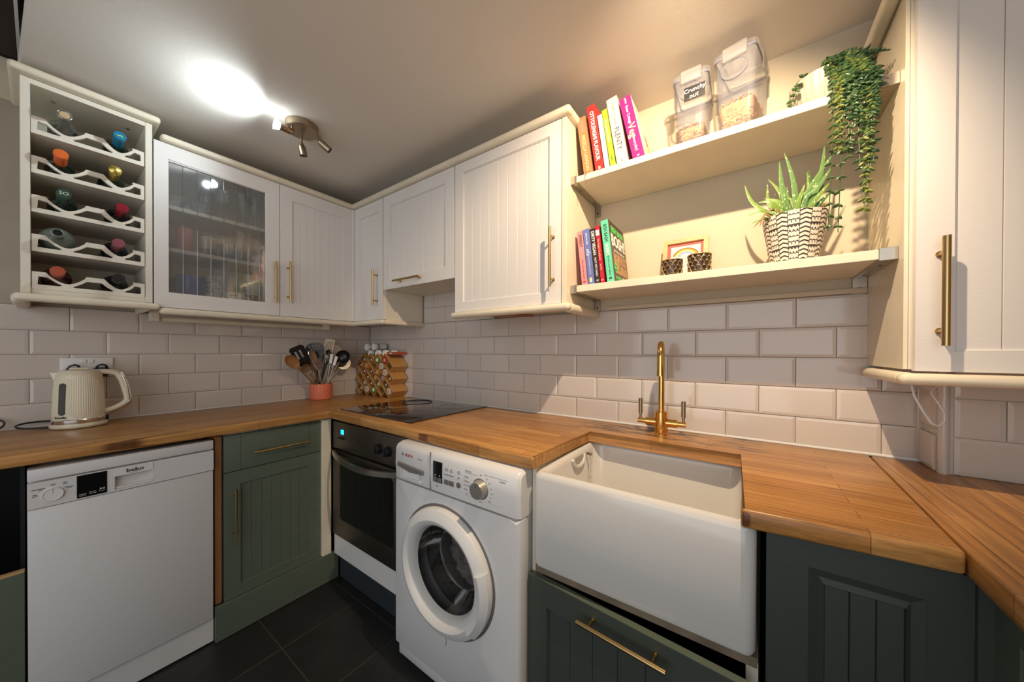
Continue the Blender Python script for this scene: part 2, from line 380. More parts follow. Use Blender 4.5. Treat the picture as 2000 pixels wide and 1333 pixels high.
# chimney-breast step at the right with painted-over tiles
mb = MB(); mb.box(2.826, 3.5, -.12, 0, 0, 2.271)
wj = struct('wall_corner', mb, M['tile_b'], 'painted-over tiled wall stepping forward at far right', 'wall')
for i in range(1, 5):
    course(wj, FB(0, -.119, 0), 2.850, 3.29, ZJ[i+1], ZJ[i], 2.932 if i in (1, 3) else 2.83)
    put_tile(wj, FC(2.827, 0, 0), .010, .108, ZJ[i+1]+(.02 if i % 2 else -.0), ZJ[i]+(.02 if i % 2 else 0)) if i < 4 else put_tile(wj, FC(2.827, 0, 0), .010, .108, .921, 1.0176)
mb = MB(); mb.cyl((2.834, -.122, .92), (2.834, -.122, 1.19), .010).box(2.818, 2.830, -.014, -.002, .92, 1.19, .003)
part('corner_bead', mb, M['tile_b'], wj)
mb = MB(); mb.box(3.3, 3.4, -3.2, 0, 0, 2.271); struct('wall_right', mb, M['plaster'], 'plain plaster wall beyond the right worktop', 'wall')
# silicone beads
mb = MB(); mb.cyl((.012, -.010, .922), (2.826, -.010, .922), .0055, n=8); part('sealant_bead', mb, M['white2'], wb)
mb = MB(); mb.cyl((.010, -1.74, .922), (.010, -.012, .922), .004, n=8); part('sealant_bead', mb, M['white2'], wl)
mb = MB(); mb.box(1.90, 2.716, -.013, 0, 1.424, 1.442, .004); part('plaster_edge', mb, M['plaster'], wb)

# ------------------------------------------------------------------ doors & handles
def handle(F, cu, cv, L, vert, parent, rad=.0058, stand=.034, m='brass', post=.72, label=None):
    mb = MB(F)
    d = Vector((0, 1, 0)) if vert else Vector((1, 0, 0)); c = Vector((cu, cv, stand))
    mb.cyl(c-d*L/2, c+d*L/2, rad, n=20)
    for s in (-1, 1):
        p = c+d*s*L/2*post; mb.cyl((p.x, p.y, 0), (p.x, p.y, stand), rad*.72, n=12); mb.cyl((p.x, p.y, 0), (p.x, p.y, .003), rad*1.1, n=12)
    return part('handle', mb, M[m], parent, label)
def panel_door(cab, F, W, H, stile=.058, rail=.060, rt=None, boards=6, m='door', th=.019, name='door', rec=.007, raised=None):
    """framed door in its own (u,v,w) frame; the panel is built board by board"""
    rt = rt or rail
    mb = MB(F)
    mb.curve2d([[(0, 0), (W, 0), (W, H), (0, H)], [(stile, rail), (W-stile, rail), (W-stile, H-rt), (stile, H-rt)]], 0, th)
    mb.box(.003, W-.003, .003, H-.003, 0, .004)
    # bevelled lip round the opening and thin joint lines beside the rails
    for x0, x1, y0, y1 in ((stile-.001, stile+.004, rail, H-rt), (W-stile-.004, W-stile+.001, rail, H-rt), (stile, W-stile, rail-.001, rail+.004), (stile, W-stile, H-rt-.004, H-rt+.001)):
        mb.box(x0, x1, y0, y1, .004, th-.003, .0015, 1)
    d = part(name, mb, M[m], cab)
    x0, x1 = stile+.004, W-stile-.004; n = boards; bw = (x1-x0)/n
    for i in range(n):
        b = MB(F); b.box(x0+i*bw+.0004, x0+(i+1)*bw-.0004, rail+.003, H-rt-.003, .004, th-rec, .0011, 1)
        part('board', b, M[m], d)
    return d
def moulding(path, rad, parent=None, m='cream', n=14, flat=1.0):
    mb = MB(); mb.tube(path, rad, n, flat); return mb
def bullnose(mb, x0, x1, y0, y1, z0, z1, rr):
    mb.box(x0, x1, y0, y1, z0, z1, rr, 4); return mb
# === UNITS ===
DH = .725                                   # wall cupboard door height, z 1.430 - 2.155
# --- wine rack -------------------------------------------------------------
wr = thing('bottle_rack', 'open cream wall cupboard of five scalloped shelves holding wine bottles', 'wine rack', (.0, -1.37, 1.43))
y0, y1 = -1.531, -1.209
mb = MB(); mb.box(.004, .306, y0, y0+.021, 1.443, 2.215, .0015, 1); part('side_panel', mb, M['carcass'], wr)
mb = MB(); mb.box(.004, .306, y1-.021, y1, 1.443, 2.215, .0015, 1); part('side_panel', mb, M['carcass'], wr)
mb = MB(); mb.box(.004, .304, y0+.021, y1-.021, 2.197, 2.215); part('top_panel', mb, M['carcass'], wr)
mb = MB(); mb.box(.004, .012, y0+.021, y1-.021, 1.443, 2.2); part('back_panel', mb, M['carcass'], wr)
mb = MB(); mb.box(.004, .300, y0+.021, y1-.021, 1.443, 1.466); part('bottom_panel', mb, M['carcass'], wr)
BZ = [2.028, 1.885, 1.744, 1.602, 1.466]
bw = y1-y0-.046
def scal(b, s=1.0):
    W = bw; h = .062
    def saddle(c, hw, top, low, n=7):
        return [(c-hw+2*hw*i/n, low+(top-low)*abs(2*i/n-1)**1.7) for i in range(n+1)]
    out = [(0, 0), (W, 0), (W, h-.002), (W-.034, h)]
    out += list(reversed(saddle(.208, .036, h-.008, .026)))
    out += [(.166, h), (.122, h)]
    out += list(reversed(saddle(.077, .040, h-.010, .026)))
    out += [(.030, h), (0, h)]
    def slot(q): return q
    s1 = [(.012, .016), (.060, .016), (.066, .020), (.050, .030), (.034, .044), (.014, .046)]
    s2 = [(.090, .018), (.096, .015), (.186, .015), (.190, .019), (.174, .030), (.160, .044), (.124, .044), (.108, .030)]
    s3 = [(.222, .016), (.262, .016), (.266, .020), (.265, .044), (.248, .046), (.236, .030), (.221, .021)]
    b.curve2d([out, s1, s2, s3], -.006, .006); return b
for z in BZ:
    if z > 1.5:
        mb = MB(); mb.box(.012, .290, y0+.0215, y1-.0215, z-.004, z+.004); part('shelf', mb, M['carcass'], wr)
    b = MB(FA(.296, y0+.023, z-.004)); scal(b); part('scalloped_bar', b, M['carcass'], wr)
for q in (-1.46, -1.27):
    mb = MB(); mb.cyl((.22, q, 2.1965), (.22, q, 2.193), .005); part('screw', mb, M['antique'], wr)
mb = MB(); bullnose(mb, .004, .338, y0-.024, y1+.022, 2.217, 2.245, .011); part('cornice', mb, M['cream'], wr)
mb = MB(); bullnose(mb, .300, .338, y0-.016, y1+.018, 1.413, 1.441, .011)
bullnose(mb, .004, .312, y0-.020, y0+.018, 1.408, 1.440, .011); bullnose(mb, .004, .312, y1-.02, y1+.002, 1.412, 1.440, .010); part('pelmet', mb, M['cream'], wr)
# --- wine bottles ----------------------------------------------------------
def gl(name, col, rough=.07): return mat(name, col, rough, 0, spec=.6)
M['bg_green'] = gl('dark_green_bottle_glass', (.012, .022, .014)); M['bg_black'] = gl('near_black_bottle_glass', (.008, .008, .009))
M['bg_brown'] = gl('brown_bottle_glass', (.045, .012, .008)); M['bg_grey'] = gl('grey_green_bottle_glass', (.13, .15, .12)); M['bg_clear'] = glassy('clear_bottle_glass', (.80, .84, .80), .25, .03, .12, (.6, .62, .58))
def bottle(Y, z, cap, glass, label, capm, tilt=5.5, kind='std', nl=.085):
    F = T(.052, Y, z+.040) @ RY(pi/2-math.radians(tilt))
    t = thing('wine_bottle', label, 'bottle', (.052, Y, z+.002), 'wine bottles in the rack')
    L = .298; R = .0365
    if kind == 'flask': prof = [(.004, 0), (R-.004, 0), (R, .006), (R, .15), (.044, .19), (.043, .215), (.030, .243), (.016, .255), (.0145, L-.02), (.017, L-.016), (.017, L-.004), (.010, L-.003)]
    else: prof = [(.004, 0), (R-.004, 0), (R, .006), (R, .175), (.034, .187), (.024, .205), (.0155, .222), (.0145, L-.012), (.0165, L-.010), (.0165, L-.002), (.006, L-.002)]
    b = MB(F); b.lathe(prof, 28); part('glass_body', b, glass, t)
    if cap:
        b = MB(F); b.lathe([(.0158, L-nl), (.0156, L-.016), (.0178, L-.014), (.0178, L-.001), (.0165, L+.001), (.002, L+.0012)], 28)
        if kind == 'foil': b.ball((0, 0, L-.002), .019, .019, .012)
        part('capsule', b, capm, t)
    if kind == 'cork':
        b = MB(F); b.cyl((0, 0, L-.02), (0, 0, L+.001), .0125); part('cork', b, M['corkm'], t)
        b = MB(F); b.tube([(math.cos(a*pi/10)*.0165, math.sin(a*pi/10)*.0165, L) for a in range(20)], .0022, 6, closed=True); part('lip_ring', b, M['bg_clear'], t)
    if kind == 'flask':
        b = MB(F); b.tube([(math.cos(a*pi/10)*.014, math.sin(a*pi/10)*.014, L) for a in range(20)], .0035, 6, closed=True); part('lip_ring', b, M['bg_grey'], t)
        b = MB(F); b.cyl((0, 0, L-.002), (0, 0, L-.0015), .0105); part('mouth', b, M['void'], t)
    return t, F, L
M['corkm'] = mat('cork', (.52, .36, .20), .8, var=.2, vscale=60)
ya, yb = -1.437, -1.304
bottle(ya, BZ[0]+.010, False, M['bg_clear'], 'clear corked bottle on the top rack shelf, left', None, 5.5, 'cork')
t, F, L = bottle(yb, BZ[0]+.004, True, M['bg_green'], 'bottle with bright blue cap on the top rack shelf', mat('blue_capsule', (.0, .16, .30), .35))
b = MB(F @ T(0, 0, L+.0014)); b.curve2d([[(-.002, -.011), (.003, -.003), (.001, .0), (.006, .010), (-.003, .003), (0, -.001)]], 0, .0004); part('cap_emblem', b, mat('yellow_print', (.65, .60, .08), .5), t)
bottle(ya-.008, BZ[1]+.006, True, M['bg_green'], 'bottle sealed with orange wax, second rack shelf', mat('orange_wax', (.68, .13, .02), .4, bump=.5, bscale=150))
bottle(yb-.012, BZ[1]+.004, True, M['bg_green'], 'sparkling bottle in crinkled gold foil', mat('gold_foil', (.62, .47, .12), .3, .9, bump=1, bscale=130), 5.5, 'foil', .12)
t, F, L = bottle(ya-.002, BZ[2]+.004, True, M['bg_green'], 'dark bottle with green lettered cap, middle rack shelf', mat('green_capsule', (.02, .06, .045), .4))
texts([('SO', .018, F @ T(0, 0, L+.0014) @ RZ(pi/2), {})], mat('cream_print', (.72, .70, .45), .5), t)
bottle(yb+.006, BZ[2]+.002, True, M['bg_black'], 'dark bottle with crimson foil cap', mat('crimson_foil', (.30, .012, .03), .3, .4))
bottle(ya-.016, BZ[3]+.002, False, M['bg_grey'], 'open grey-green flask with wide rounded shoulders', None, 4.5, 'flask')
bottle(yb-.004, BZ[3]-.001, True, M['bg_black'], 'dark bottle with dusky pink foil cap', mat('pink_foil', (.30, .09, .11), .35, .4))
bottle(ya-.016, BZ[4]-.004, True, M['bg_brown'], 'brown bottle dipped in brick red wax on the lowest rack shelf', mat('brick_wax', (.40, .075, .035), .35, bump=.6, bscale=120), 5)
bottle(yb-.004, BZ[4]-.004, True, M['bg_black'], 'black bottle with black screw cap on the lowest rack shelf', mat('black_capsule', (.012, .012, .014), .3), 5)

# --- wall cupboards --------------------------------------------------------
def shell(cab, x0, x1, y0, y1, z0, z1, open_x=False, th=.016):
    """open-fronted carcass seen through glass, or a closed box"""
    if not open_x:
        mb = MB(); mb.box(x0, x1, y0, y1, z0, z1, .0012, 1); part('carcass', mb, M['carcass'], cab); return
    mb = MB(); mb.box(x0, x0+.006, y0, y1, z0, z1); mb.box(x0, x1, y0, y0+th, z0, z1); mb.box(x0, x1, y1-th, y1, z0, z1)
    mb.box(x0, x1, y0, y1, z0, z0+th); mb.box(x0, x1, y0, y1, z1-th, z1); part('carcass', mb, M['carcass'], cab)
gc = thing('glazed_cupboard', 'white wall cupboard with ribbed glass door, full of glasses and mugs', 'cupboard', (0, -.967, 1.43))
shell(gc, .004, .286, -1.205, -.729, 1.430, 2.155, True)
for z in (1.888, 1.696):
    mb = MB(); mb.box(.012, .276, -1.188, -.746, z-.009, z+.009, .001, 1); part('shelf', mb, M['carcass'], gc)
F = FA(.288, -1.205, 1.430); W = .475
mb = MB(F); mb.curve2d([[(0, 0), (W, 0), (W, DH), (0, DH)], [(.044, .066), (W-.062, .066), (W-.062, DH-.072), (.044, DH-.066)]], 0, .019)
d = part('door', mb, M['door'], gc)
mb = MB(F)
for x0, x1, yy0, yy1 in ((.040, .046, .066, DH-.07), (W-.064, W-.058, .066, DH-.07), (.044, W-.062, .062, .068), (.044, W-.062, DH-.074, DH-.066)): mb.box(x0, x1, yy0, yy1, .004, .0165, .002, 1)
part('glazing_bead', mb, M['door'], d)
mb = MB(F); mb.box(.040, W-.058, .062, DH-.066, .007, .010); part('glass_pane', mb, M['pane'], d)
for i in range(1, 8):
    x = .044+(W-.106)*i/7.6
    b = MB(F); b.tube([(x, .066, .0105), (x, DH-.074, .0105)], .0030, 8, .5); part('glass_rib', b, M['glass'], d)
handle(F, W-.022, .180, .225, True, d)
cc = thing('corner_cupboard', 'white wall cupboard with beaded door, left wall by the corner', 'cupboard', (0, -.5, 1.43))
shell(cc, .004, .286, -.727, -.322, 1.430, 2.155)
d = panel_door(cc, FA(.288, -.727, 1.430), .410, DH, .060, .070, .070, 7)
handle(FA(.307, -.727, 1.430), .038, .190, .225, True, d)
nc = thing('narrow_cupboard', 'narrow white wall cupboard in the corner above the spice rack', 'cupboard', (.46, 0, 1.43))
shell(nc, .3185, .611, -.286, -.008, 1.430, 2.155)
mb = MB(); mb.box(.004, .318, -.318, -.008, 1.430, 2.155, .001, 1); part('corner_post', mb, M['door'], nc)
mb = MB(); mb.box(.612, .628, -.287, -.006, 1.424, 1.606); part('end_panel', mb, M['carcass'], nc)
d = panel_door(nc, FB(.321, -.287, 1.430), .303, DH, .048, .072, .072, 4)
handle(FB(.321, -.306, 1.430), .250, .190, .215, True, d)
ec = thing('bridging_cupboard', 'short white cupboard with lift-up door above the hob', 'cupboard', (.92, 0, 1.6))
shell(ec, .628, 1.226, -.286, -.010, 1.606, 2.155)
d = panel_door(ec, FB(.631, -.287, 1.602), .592, .553, .064, .062, .066, 8)
handle(FB(.631, -.306, 1.602), .250, .034, .225, False, d)
tc = thing('tall_cupboard', 'large white wall cupboard with wide beaded door left of the open shelves', 'cupboard', (1.53, 0, 1.43))
shell(tc, 1.227, 1.826, -.286, -.008, 1.430, 2.155)
mb = MB(); mb.box(1.812, 1.832, -.306, -.006, 1.428, 2.157, .0015, 1); part('end_panel', mb, M['cream'], tc)
d = panel_door(tc, FB(1.229, -.287, 1.430), .580, DH, .052, .046, .050, 9)
handle(FB(1.229, -.306, 1.430), .548, .180, .235, True, d)
mb = MB(); mb.box(1.36, 1.52, -.25, -.10, 1.412, 1.428, .002, 1); mb.cyl((1.50, -.17, 1.413), (1.60, -.17, 1.405), .006); part('under_light', mb, M['oakd'], tc)
# cornices and pelmets
mb = MB(); bullnose(mb, .285, .332, -1.186, -.306, 2.157, 2.186, .012); c = single('cornice', mb, M['cream'], 'rounded cream cornice along the top of the left wall cupboards', 'moulding', (.3, -.75, 2.157))
mb = MB(); bullnose(mb, .300, 1.856, -.332, -.285, 2.157, 2.186, .012); bullnose(mb, 1.822, 1.856, -.300, -.004, 2.157, 2.186, .012)
single('cornice', mb, M['cream'], 'rounded cream cornice above the cupboards on the sink wall', 'moulding', (1.0, -.3, 2.157))
mb = MB(); bullnose(mb, .290, .326, -1.190, -.306, 1.398, 1.427, .012); single('pelmet', mb, M['cream'], 'rounded cream pelmet under the glazed cupboard', 'moulding', (.3, -.75, 1.398))
mb = MB(); bullnose(mb, .300, .646, -.326, -.290, 1.398, 1.427, .012); bullnose(mb, .614, .648, -.30, -.004, 1.398, 1.427, .012)
single('pelmet', mb, M['cream'], 'short cream pelmet under the narrow corner cupboard', 'moulding', (.47, -.3, 1.398))
mb = MB(); bullnose(mb, 1.218, 1.856, -.332, -.290, 1.398, 1.427, .013); bullnose(mb, 1.818, 1.858, -.31, -.004, 1.392, 1.427, .015)
single('pelmet', mb, M['cream'], 'cream pelmet under the tall cupboard beside the shelves', 'moulding', (1.53, -.3, 1.398))
st = thing('strip_light', 'slim unlit strip light under the left wall cupboards', 'light', (.12, -.7, 1.40))
mb = MB(); mb.cyl((.12, -1.18, 1.388), (.12, -.40, 1.388), .012, n=20); part('tube', mb, M['cream'], st)
for q in (-1.195, -.41):
    mb = MB(); mb.box(.095, .145, q, q+.03, 1.376, 1.43, .002, 1); part('end_cap', mb, M['cream'], st)

# --- right wall cupboard ---------------------------------------------------
rc = thing('right_cupboard', 'large white wall cupboard at the right edge of the picture', 'cupboard', (3.0, 0, 1.195))
mb = MB(); mb.box(2.724, 3.29, -.300, -.122, 1.198, 2.20); part('carcass', mb, M['carcass'], rc)
mb = MB(); mb.box(2.716, 2.7235, -.300, -.004, 1.198, 2.20, .001, 1); part('end_panel', mb, M['cream'], rc)
d = panel_door(rc, FB(2.729, -.302, 1.195), .50, .99, .057, .046, .06, 6)
handle(FB(2.729, -.321, 1.195), .036, .178, .240, True, d, .0066, .032)
mb = MB(); bullnose(mb, 2.700, 3.29, -.344, -.306, 1.163, 1.190, .0125); bullnose(mb, 2.700, 2.736, -.318, -.004, 1.163, 1.191, .0125); part('pelmet', mb, M['cream'], rc)
mb = MB(); mb.cyl((2.700, -.004, 2.118), (2.700, -.33, 2.118), .018, n=24); part('side_cornice', mb, M['cream'], rc)
mb = MB(); path = [(2.742, -.25, 1.165), (2.748, -.25, 1.13), (2.762, -.25, 1.095), (2.776, -.25, 1.066), (2.787, -.248, 1.061), (2.797, -.246, 1.072), (2.798, -.244, 1.092), (2.788, -.24, 1.118), (2.778, -.238, 1.138), (2.782, -.235, 1.150), (2.796, -.23, 1.158), (2.805, -.22, 1.165)]
mb.tube(path, .0024, 8, .7); single('light_cable', mb, M['white2'], 'loop of white cable hanging under the right wall cupboard', 'cable', (2.742, -.25, 1.165))

# --- open shelves ----------------------------------------------------------
def wall_shelf(z, th, label):
    t = thing('wall_shelf', label, 'shelf', (2.27, 0, z), 'open shelves over the sink')
    mb = MB(); mb.box(1.852, 2.690, -.262, -.002, z-th, z, .0012, 1); part('board', mb, M['cream'], t)
    for x0, x1, s in ((1.834, 1.858, 1), (2.682, 2.7155, -1)):
        mb = MB(); mb.box(x0, x1, -.266, -.005, z-th-.0045, z-th-.001)                 # arm under the board
        mb.box(x0, x1, -.268, -.264, z-th-.0045, z+.0015, .0008, 1)                    # nose over the front
        mb.box(x0, x1, -.266, -.220, z, z+.0015)
        mb.box(x0, x1, -.008, -.0035, z-th-.052, z-th-.001, .001, 1)                   # tab on the wall
        b = part('bracket', mb, M['nickel'], t)
        xc = (x0+x1)/2
        for p in (-.06, -.20):
            mb = MB(); mb.cyl((xc, p, z-th-.0045), (xc, p, z-th-.006), .0035, n=12); part('screw', mb, M['steel_d'], b)
        mb = MB(); mb.cyl((xc, -.008, z-th-.035), (xc, -.0105, z-th-.035), .0045, n=14); part('screw', mb, M['steel_d'], b)
    return t
wall_shelf(1.932, .024, 'upper cream wall shelf with metal end brackets, carrying cookbooks and cereal')
wall_shelf(1.500, .026, 'lower cream wall shelf with metal end brackets, carrying the aloe pot')

# --- worktops --------------------------------------------------------------
mb = MB(); mb.prism([(.004, -.004), (.004, -1.75), (.594, -1.75), (.610, -.607), (.610, -.004)], .881, .920, .007, 3)
single('worktop', mb, M['oaky'], 'oak block worktop along the left wall under the kettle', 'worktop')
mb = MB(); mb.prism([(.6115, -.004), (.6115, -.612), (1.890, -.642), (1.896, -.225), (2.404, -.233), (2.402, -.672), (2.699, -.642), (2.7215, -.004)], .881, .920, .007, 3)
single('worktop', mb, M['oakx'], 'oak block worktop cut out round the sink, stained behind the tap', 'worktop')
mb = MB(); mb.prism([(2.7225, -.016), (2.701, -.645), (2.701, -2.6), (3.298, -2.6), (3.298, -.125), (2.83, -.125), (2.822, -.016)], .881, .920, .007, 3)
single('worktop', mb, M['oaky'], 'oak block worktop running towards the camera at right', 'worktop')

# --- base units, left ------------------------------------------------------
dwm = thing('dishwasher', 'slim white dishwasher under the left worktop', 'dishwasher', (.3, -1.295, 0))
mb = MB(); mb.box(.03, .564, -1.515, -1.075, .004, .846, .003, 2); part('body', mb, M['dw'], dwm)
F = FA(.564, -1.516, 0); W = .443
mb = MB(F); mb.box(0, W, .825, .862, -.03, .020, .003, 2); part('top_lid', mb, M['dw'], dwm)
mb = MB(F); mb.curve2d([[(0, .738), (W, .738), (W, .820), (0, .820)], [(.176, .7445), (.268, .7445), (.268, .8215-.030), (.176, .8215-.030)]], 0, .021)
cp = part('control_panel', mb, M['dw'], dwm)
mb = MB(F); mb.box(.172, .272, .742, .795, -.001, .004); mb.box(.176, .268, .7445, .752, .004, .018, .002, 1); part('handle_recess', mb, M['dw'], cp)
mb = MB(F); mb.box(.1745, .2695, .7905, .8195, .0212, .0222, .0004, 1); part('handle_flap', mb, M['white2'], cp)
mb = MB(F); mb.box(.094, .1585, .742, .8175, .021, .0225, .001, 1); part('display', mb, M['blackg'], cp)
mb = MB(F @ T(.047, .7745, .021)); mb.lathe([(.0215, 0), (.0215, .004), (.0205, .006), (.0195, .006), (.0190, .0045), (.001, .0045)], 40); k = part('dial', mb, M['white2'], cp)
mb = MB(F); mb.box(.0467, .0473, .778, .792, .0255, .0262); part('dial_mark', mb, M['inkg'], cp)
mb = MB(F); mb.box(0, W, .108, .735, -.004, .017, .0035, 2); part('door', mb, M['dw'], dwm)
mb = MB(F); mb.box(.004, W+.004, .006, .104, -.03, .004, .002, 1); part('kickplate', mb, M['dw'], dwm)
def tx(u, v, wz=.0217, rot=0): return F @ T(u, v, wz) @ RZ(rot)
texts([('beko', .019, tx(.224, .8045, .0226), dict(bold=.0004, sx=1.15)), ('OFF', .006, tx(.047, .804), {}), ('Eco\n50°C', .005, tx(.071, .8035), {}), ('Quick&Shine', .005, tx(.020, .798), {}), ('60°C', .0045, tx(.024, .793), {}),
       ('Mini\n30°C', .005, tx(.014, .779), {}), ('Intensive', .005, tx(.079, .7895), {}), ('70°C', .0045, tx(.079, .7845), {})], M['ink'], cp)
mb = MB(F); mb.box(.209, .239, .7945, .7953, .0222, .0226); part('logo_underline', mb, M['ink'], cp)
texts([('Delayed', .0045, tx(.106, .7535, .0227), {}), ('3h 6h 9h', .004, tx(.106, .7485, .0227), {}), ('Express', .0045, tx(.127, .756, .0227), {}), ('Half Load', .004, tx(.127, .751, .0227), {}), ('3s Cancel', .0035, tx(.147, .753, .0227), {})], M['inkw'], cp)
mb = MB(F); mb.prism([(.1425, .7575), (.1475, .7605), (.1425, .7635)], .0225, .0229).box(.1490, .1503, .7577, .7633, .0225, .0229).box(.1515, .1528, .7577, .7633, .0225, .0229); part('play_symbol', mb, M['inkw'], cp)
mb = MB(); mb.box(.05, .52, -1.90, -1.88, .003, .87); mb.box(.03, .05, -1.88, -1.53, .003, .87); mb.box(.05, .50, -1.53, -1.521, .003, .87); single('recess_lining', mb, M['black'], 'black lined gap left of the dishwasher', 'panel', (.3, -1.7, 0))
lp = thing('low_panel', 'low green panel with raw wood top edge left of the dishwasher', 'panel', (.57, -1.6, 0))
mb = MB(); mb.box(.556, .578, -1.80, -1.521, .003, .546, .001, 1); part('board', mb, M['green'], lp)
mb = MB(); mb.box(.556, .578, -1.80, -1.521, .546, .552, .001, 1); part('top_edge', mb, mat('raw_oak_edge', (.52, .32, .14), .5), lp)
mb = MB(); mb.box(.05, .572, -1.066, -1.043, .155, .872, .002, 1); single('end_panel', mb, M['oakd'], 'worn stained wood panel between dishwasher and green cupboard', 'panel', (.3, -1.055, .155))
g = thing('base_cupboard', 'sage green base cupboard with one drawer and brass handles', 'cupboard', (.3, -.84, .155))
mb = MB(); mb.box(.04, .553, -1.038, -.640, .156, .874, .001, 1); part('carcass', mb, M['carcass'], g)
F = FA(.555, -1.037, 0)
mb = MB(F); mb.box(0, .400, .709, .868, 0, .020, .0018, 2); dr = part('drawer', mb, M['green'], g)
for q in (.0585, .3395):
    mb = MB(F); mb.box(q, q+.001, .711, .866, .0197, .0203); part('joint_line', mb, M['green_d'], dr)
handle(FA(.575, -1.037, 0), .213, .780, .230, False, dr, .0045)
d = panel_door(g, T(0, 0, 0) @ FA(.555, -1.037, .153), .400, .553, .058, .045, .058, 7, 'green')
handle(FA(.575, -1.037, .153), .034, .370, .228, True, d, .0050)
mb = MB(); mb.box(.570, .589, -1.068, -.552, .003, .151, .001, 1); single('plinth', mb, M['green'], 'scuffed sage green plinth board under the green cupboard', 'plinth', (.58, -.8, 0))
mb = MB(); mb.box(.54, .592, -.637, -.592, .152, .876, .002, 1); single('corner_post', mb, M['cream'], 'grubby cream filler post between green cupboard and oven', 'post', (.57, -.61, .15))

# --- oven ------------------------------------------------------------------
ov = thing('oven', 'built-in stainless oven with black glass and bowed handle', 'oven', (.9, -.3, .26))
F = FB(.603, -.570, 0)
mb = MB(); mb.box(.606, 1.20, -.568, -.06, .262, .866); part('body', mb, M['steel_d'], ov)
mb = MB(F); mb.box(0, .597, .722, .865, 0, .020, .004, 2); cp = part('control_panel', mb, M['steel_d'], ov)
mb = MB(F); mb.box(.600, .604, .722, .866, 0, .022, .001, 1); part('side_trim', mb, M['chrome'], cp)
mb = MB(F); mb.box(.066, .118, .803, .832, .020, .0215, .0006, 1); k = part('clock', mb, M['black'], cp)
mb = MB(F); mb.box(.086, .116, .806, .829, .0215, .0222); part('clock_display', mb, M['lcd'], cp)
texts([('03:14', .012, F @ T(.101, .8175, .0223), {})], M['black'], cp)
for i in range(5):
    mb = MB(F); mb.cyl((.058+.013*i, .783, .02), (.058+.013*i, .783, .024), .0045, n=12); part('button', mb, M['black'], cp)
texts([('Neff', .012, F @ T(.255, .790, .0203), {})], M['black'], cp)
for x in (.425, .497):
    mb = MB(F @ T(x, .787, .020)); mb.lathe([(.024, 0), (.024, .004), (.021, .005), (.020, .018), (.017, .022), (.001, .022)], 32)
    k = part('knob', mb, M['black'], cp)
    mb = MB(F @ T(x, .787, .042)); mb.box(-.004, .004, -.019, .019, -.004, .006, .002, 2); part('knob_grip', mb, M['black'], cp)
mb = MB(F); mb.box(0, .597, .262, .712, 0, .020, .004, 2); dd = part('door', mb, M['steel_d'], ov)
mb = MB(F); mb.prism([(.075, .372), (.090, .360), (.515, .360), (.530, .372), (.530, .655), (.515, .668), (.090, .668), (.075, .655)], .0195, .0212); part('door_glass', mb, M['blackg'], dd)
mb = MB(F)
hp = []
for i in range(17):
    s = i/16*2-1; hp.append((.298+s*.285, .700-.018*(1-s*s), .024+.042*(1-s*s)))
rs = []
for p in hp: rs.append([(p[0], p[1]-.015, p[2]-.004), (p[0], p[1]-.012, p[2]+.006), (p[0], p[1]+.012, p[2]+.006), (p[0], p[1]+.015, p[2]-.004)])
mb.rings(rs); mb.box(.006, .03, .685, .712, .015, .028, .002, 1); mb.box(.566, .59, .685, .712, .015, .028, .002, 1)
part('handle', mb, M['steel'], dd, 'bowed brushed steel bar handle')
mb = MB(); mb.box(.594, 1.225, -.578, -.560, .146, .256, .002, 1); single('oven_base_panel', mb, M['white2'], 'white drawer front below the oven', 'panel', (.9, -.57, .15))
mb = MB(); mb.box(.592, 1.25, -.545, -.530, .003, .150); single('plinth', mb, mat('blue_grey_plinth', (.028, .036, .044), .5), 'dark blue-grey plinth below the oven', 'plinth', (.9, -.54, 0))
# --- hob -------------------------------------------------------------------
hb = thing('hob', 'flat black glass hob set on the oak worktop', 'hob', (.915, -.295, .92))
mb = MB(); mb.box(.618, 1.208, -.560, -.035, .9205, .9265, .002, 2); part('glass_top', mb, M['hob'], hb)
mb = MB()
for x, y, q in ((.76, -.16, .09), (1.06, -.17, .075), (.76, -.42, .07), (1.06, -.42, .095)):
    mb.tube([(x+q*math.cos(a*pi/24), y+q*math.sin(a*pi/24), .9266) for a in range(48)], .0006, 4, closed=True)
part('zone_ring', mb, mat('hob_print', (.02, .017, .02), .2), hb)

# --- washing machine -------------------------------------------------------
wm = thing('washing_machine', 'white front-loading washing machine beside the sink', 'washing machine', (1.562, -.35, 0))
F = FB(1.262, -.675, 0)
WD = .600
mb = MB(FB(1.262, -.640, 0)); mb.curve2d([[(.003, .012), (.597, .012), (.597, .866), (.003, .866)], [(.020, .030), (.580, .030), (.580, .850), (.020, .850)]], -.56, 0); mb.box(.003, .597, .012, .866, -.575, -.56); part('body', mb, M['white'], wm)
# front plate with the round opening: square outline bridged to a circle
cu_, cv_, R0 = .285, .470, .205
def ringpts(q, z, n=96): return [(cu_+q*math.cos(2*pi*(i+.5)/n), cv_+q*math.sin(2*pi*(i+.5)/n), z) for i in range(n)]
def sq(a, z, n=96, x0=.010, x1=.590, y0=.085, y1=.730):
    pts = []
    for i in range(n):
        t = 2*pi*(i+.5)/n; c, s = math.cos(t), math.sin(t)
        k = min((x1-cu_)/c if c > 0 else (x0-cu_)/c if c < 0 else 9, (y1-cv_)/s if s > 0 else (y0-cv_)/s if s < 0 else 9)
        pts.append((cu_+c*k*a, cv_+s*k*a, z))
    return pts
def bigsq(z, e=0): return sq(1, z, 96, .010-e, .590+e, .085-e, .730)
mb = MB(F); mb.rings([bigsq(-.035, .012), bigsq(-.012, .012), bigsq(-.003, .006), bigsq(0, 0), ringpts(R0, 0), ringpts(R0-.004, -.006), ringpts(R0-.006, -.035)], False, False)
part('front_panel', mb, M['white'], wm)
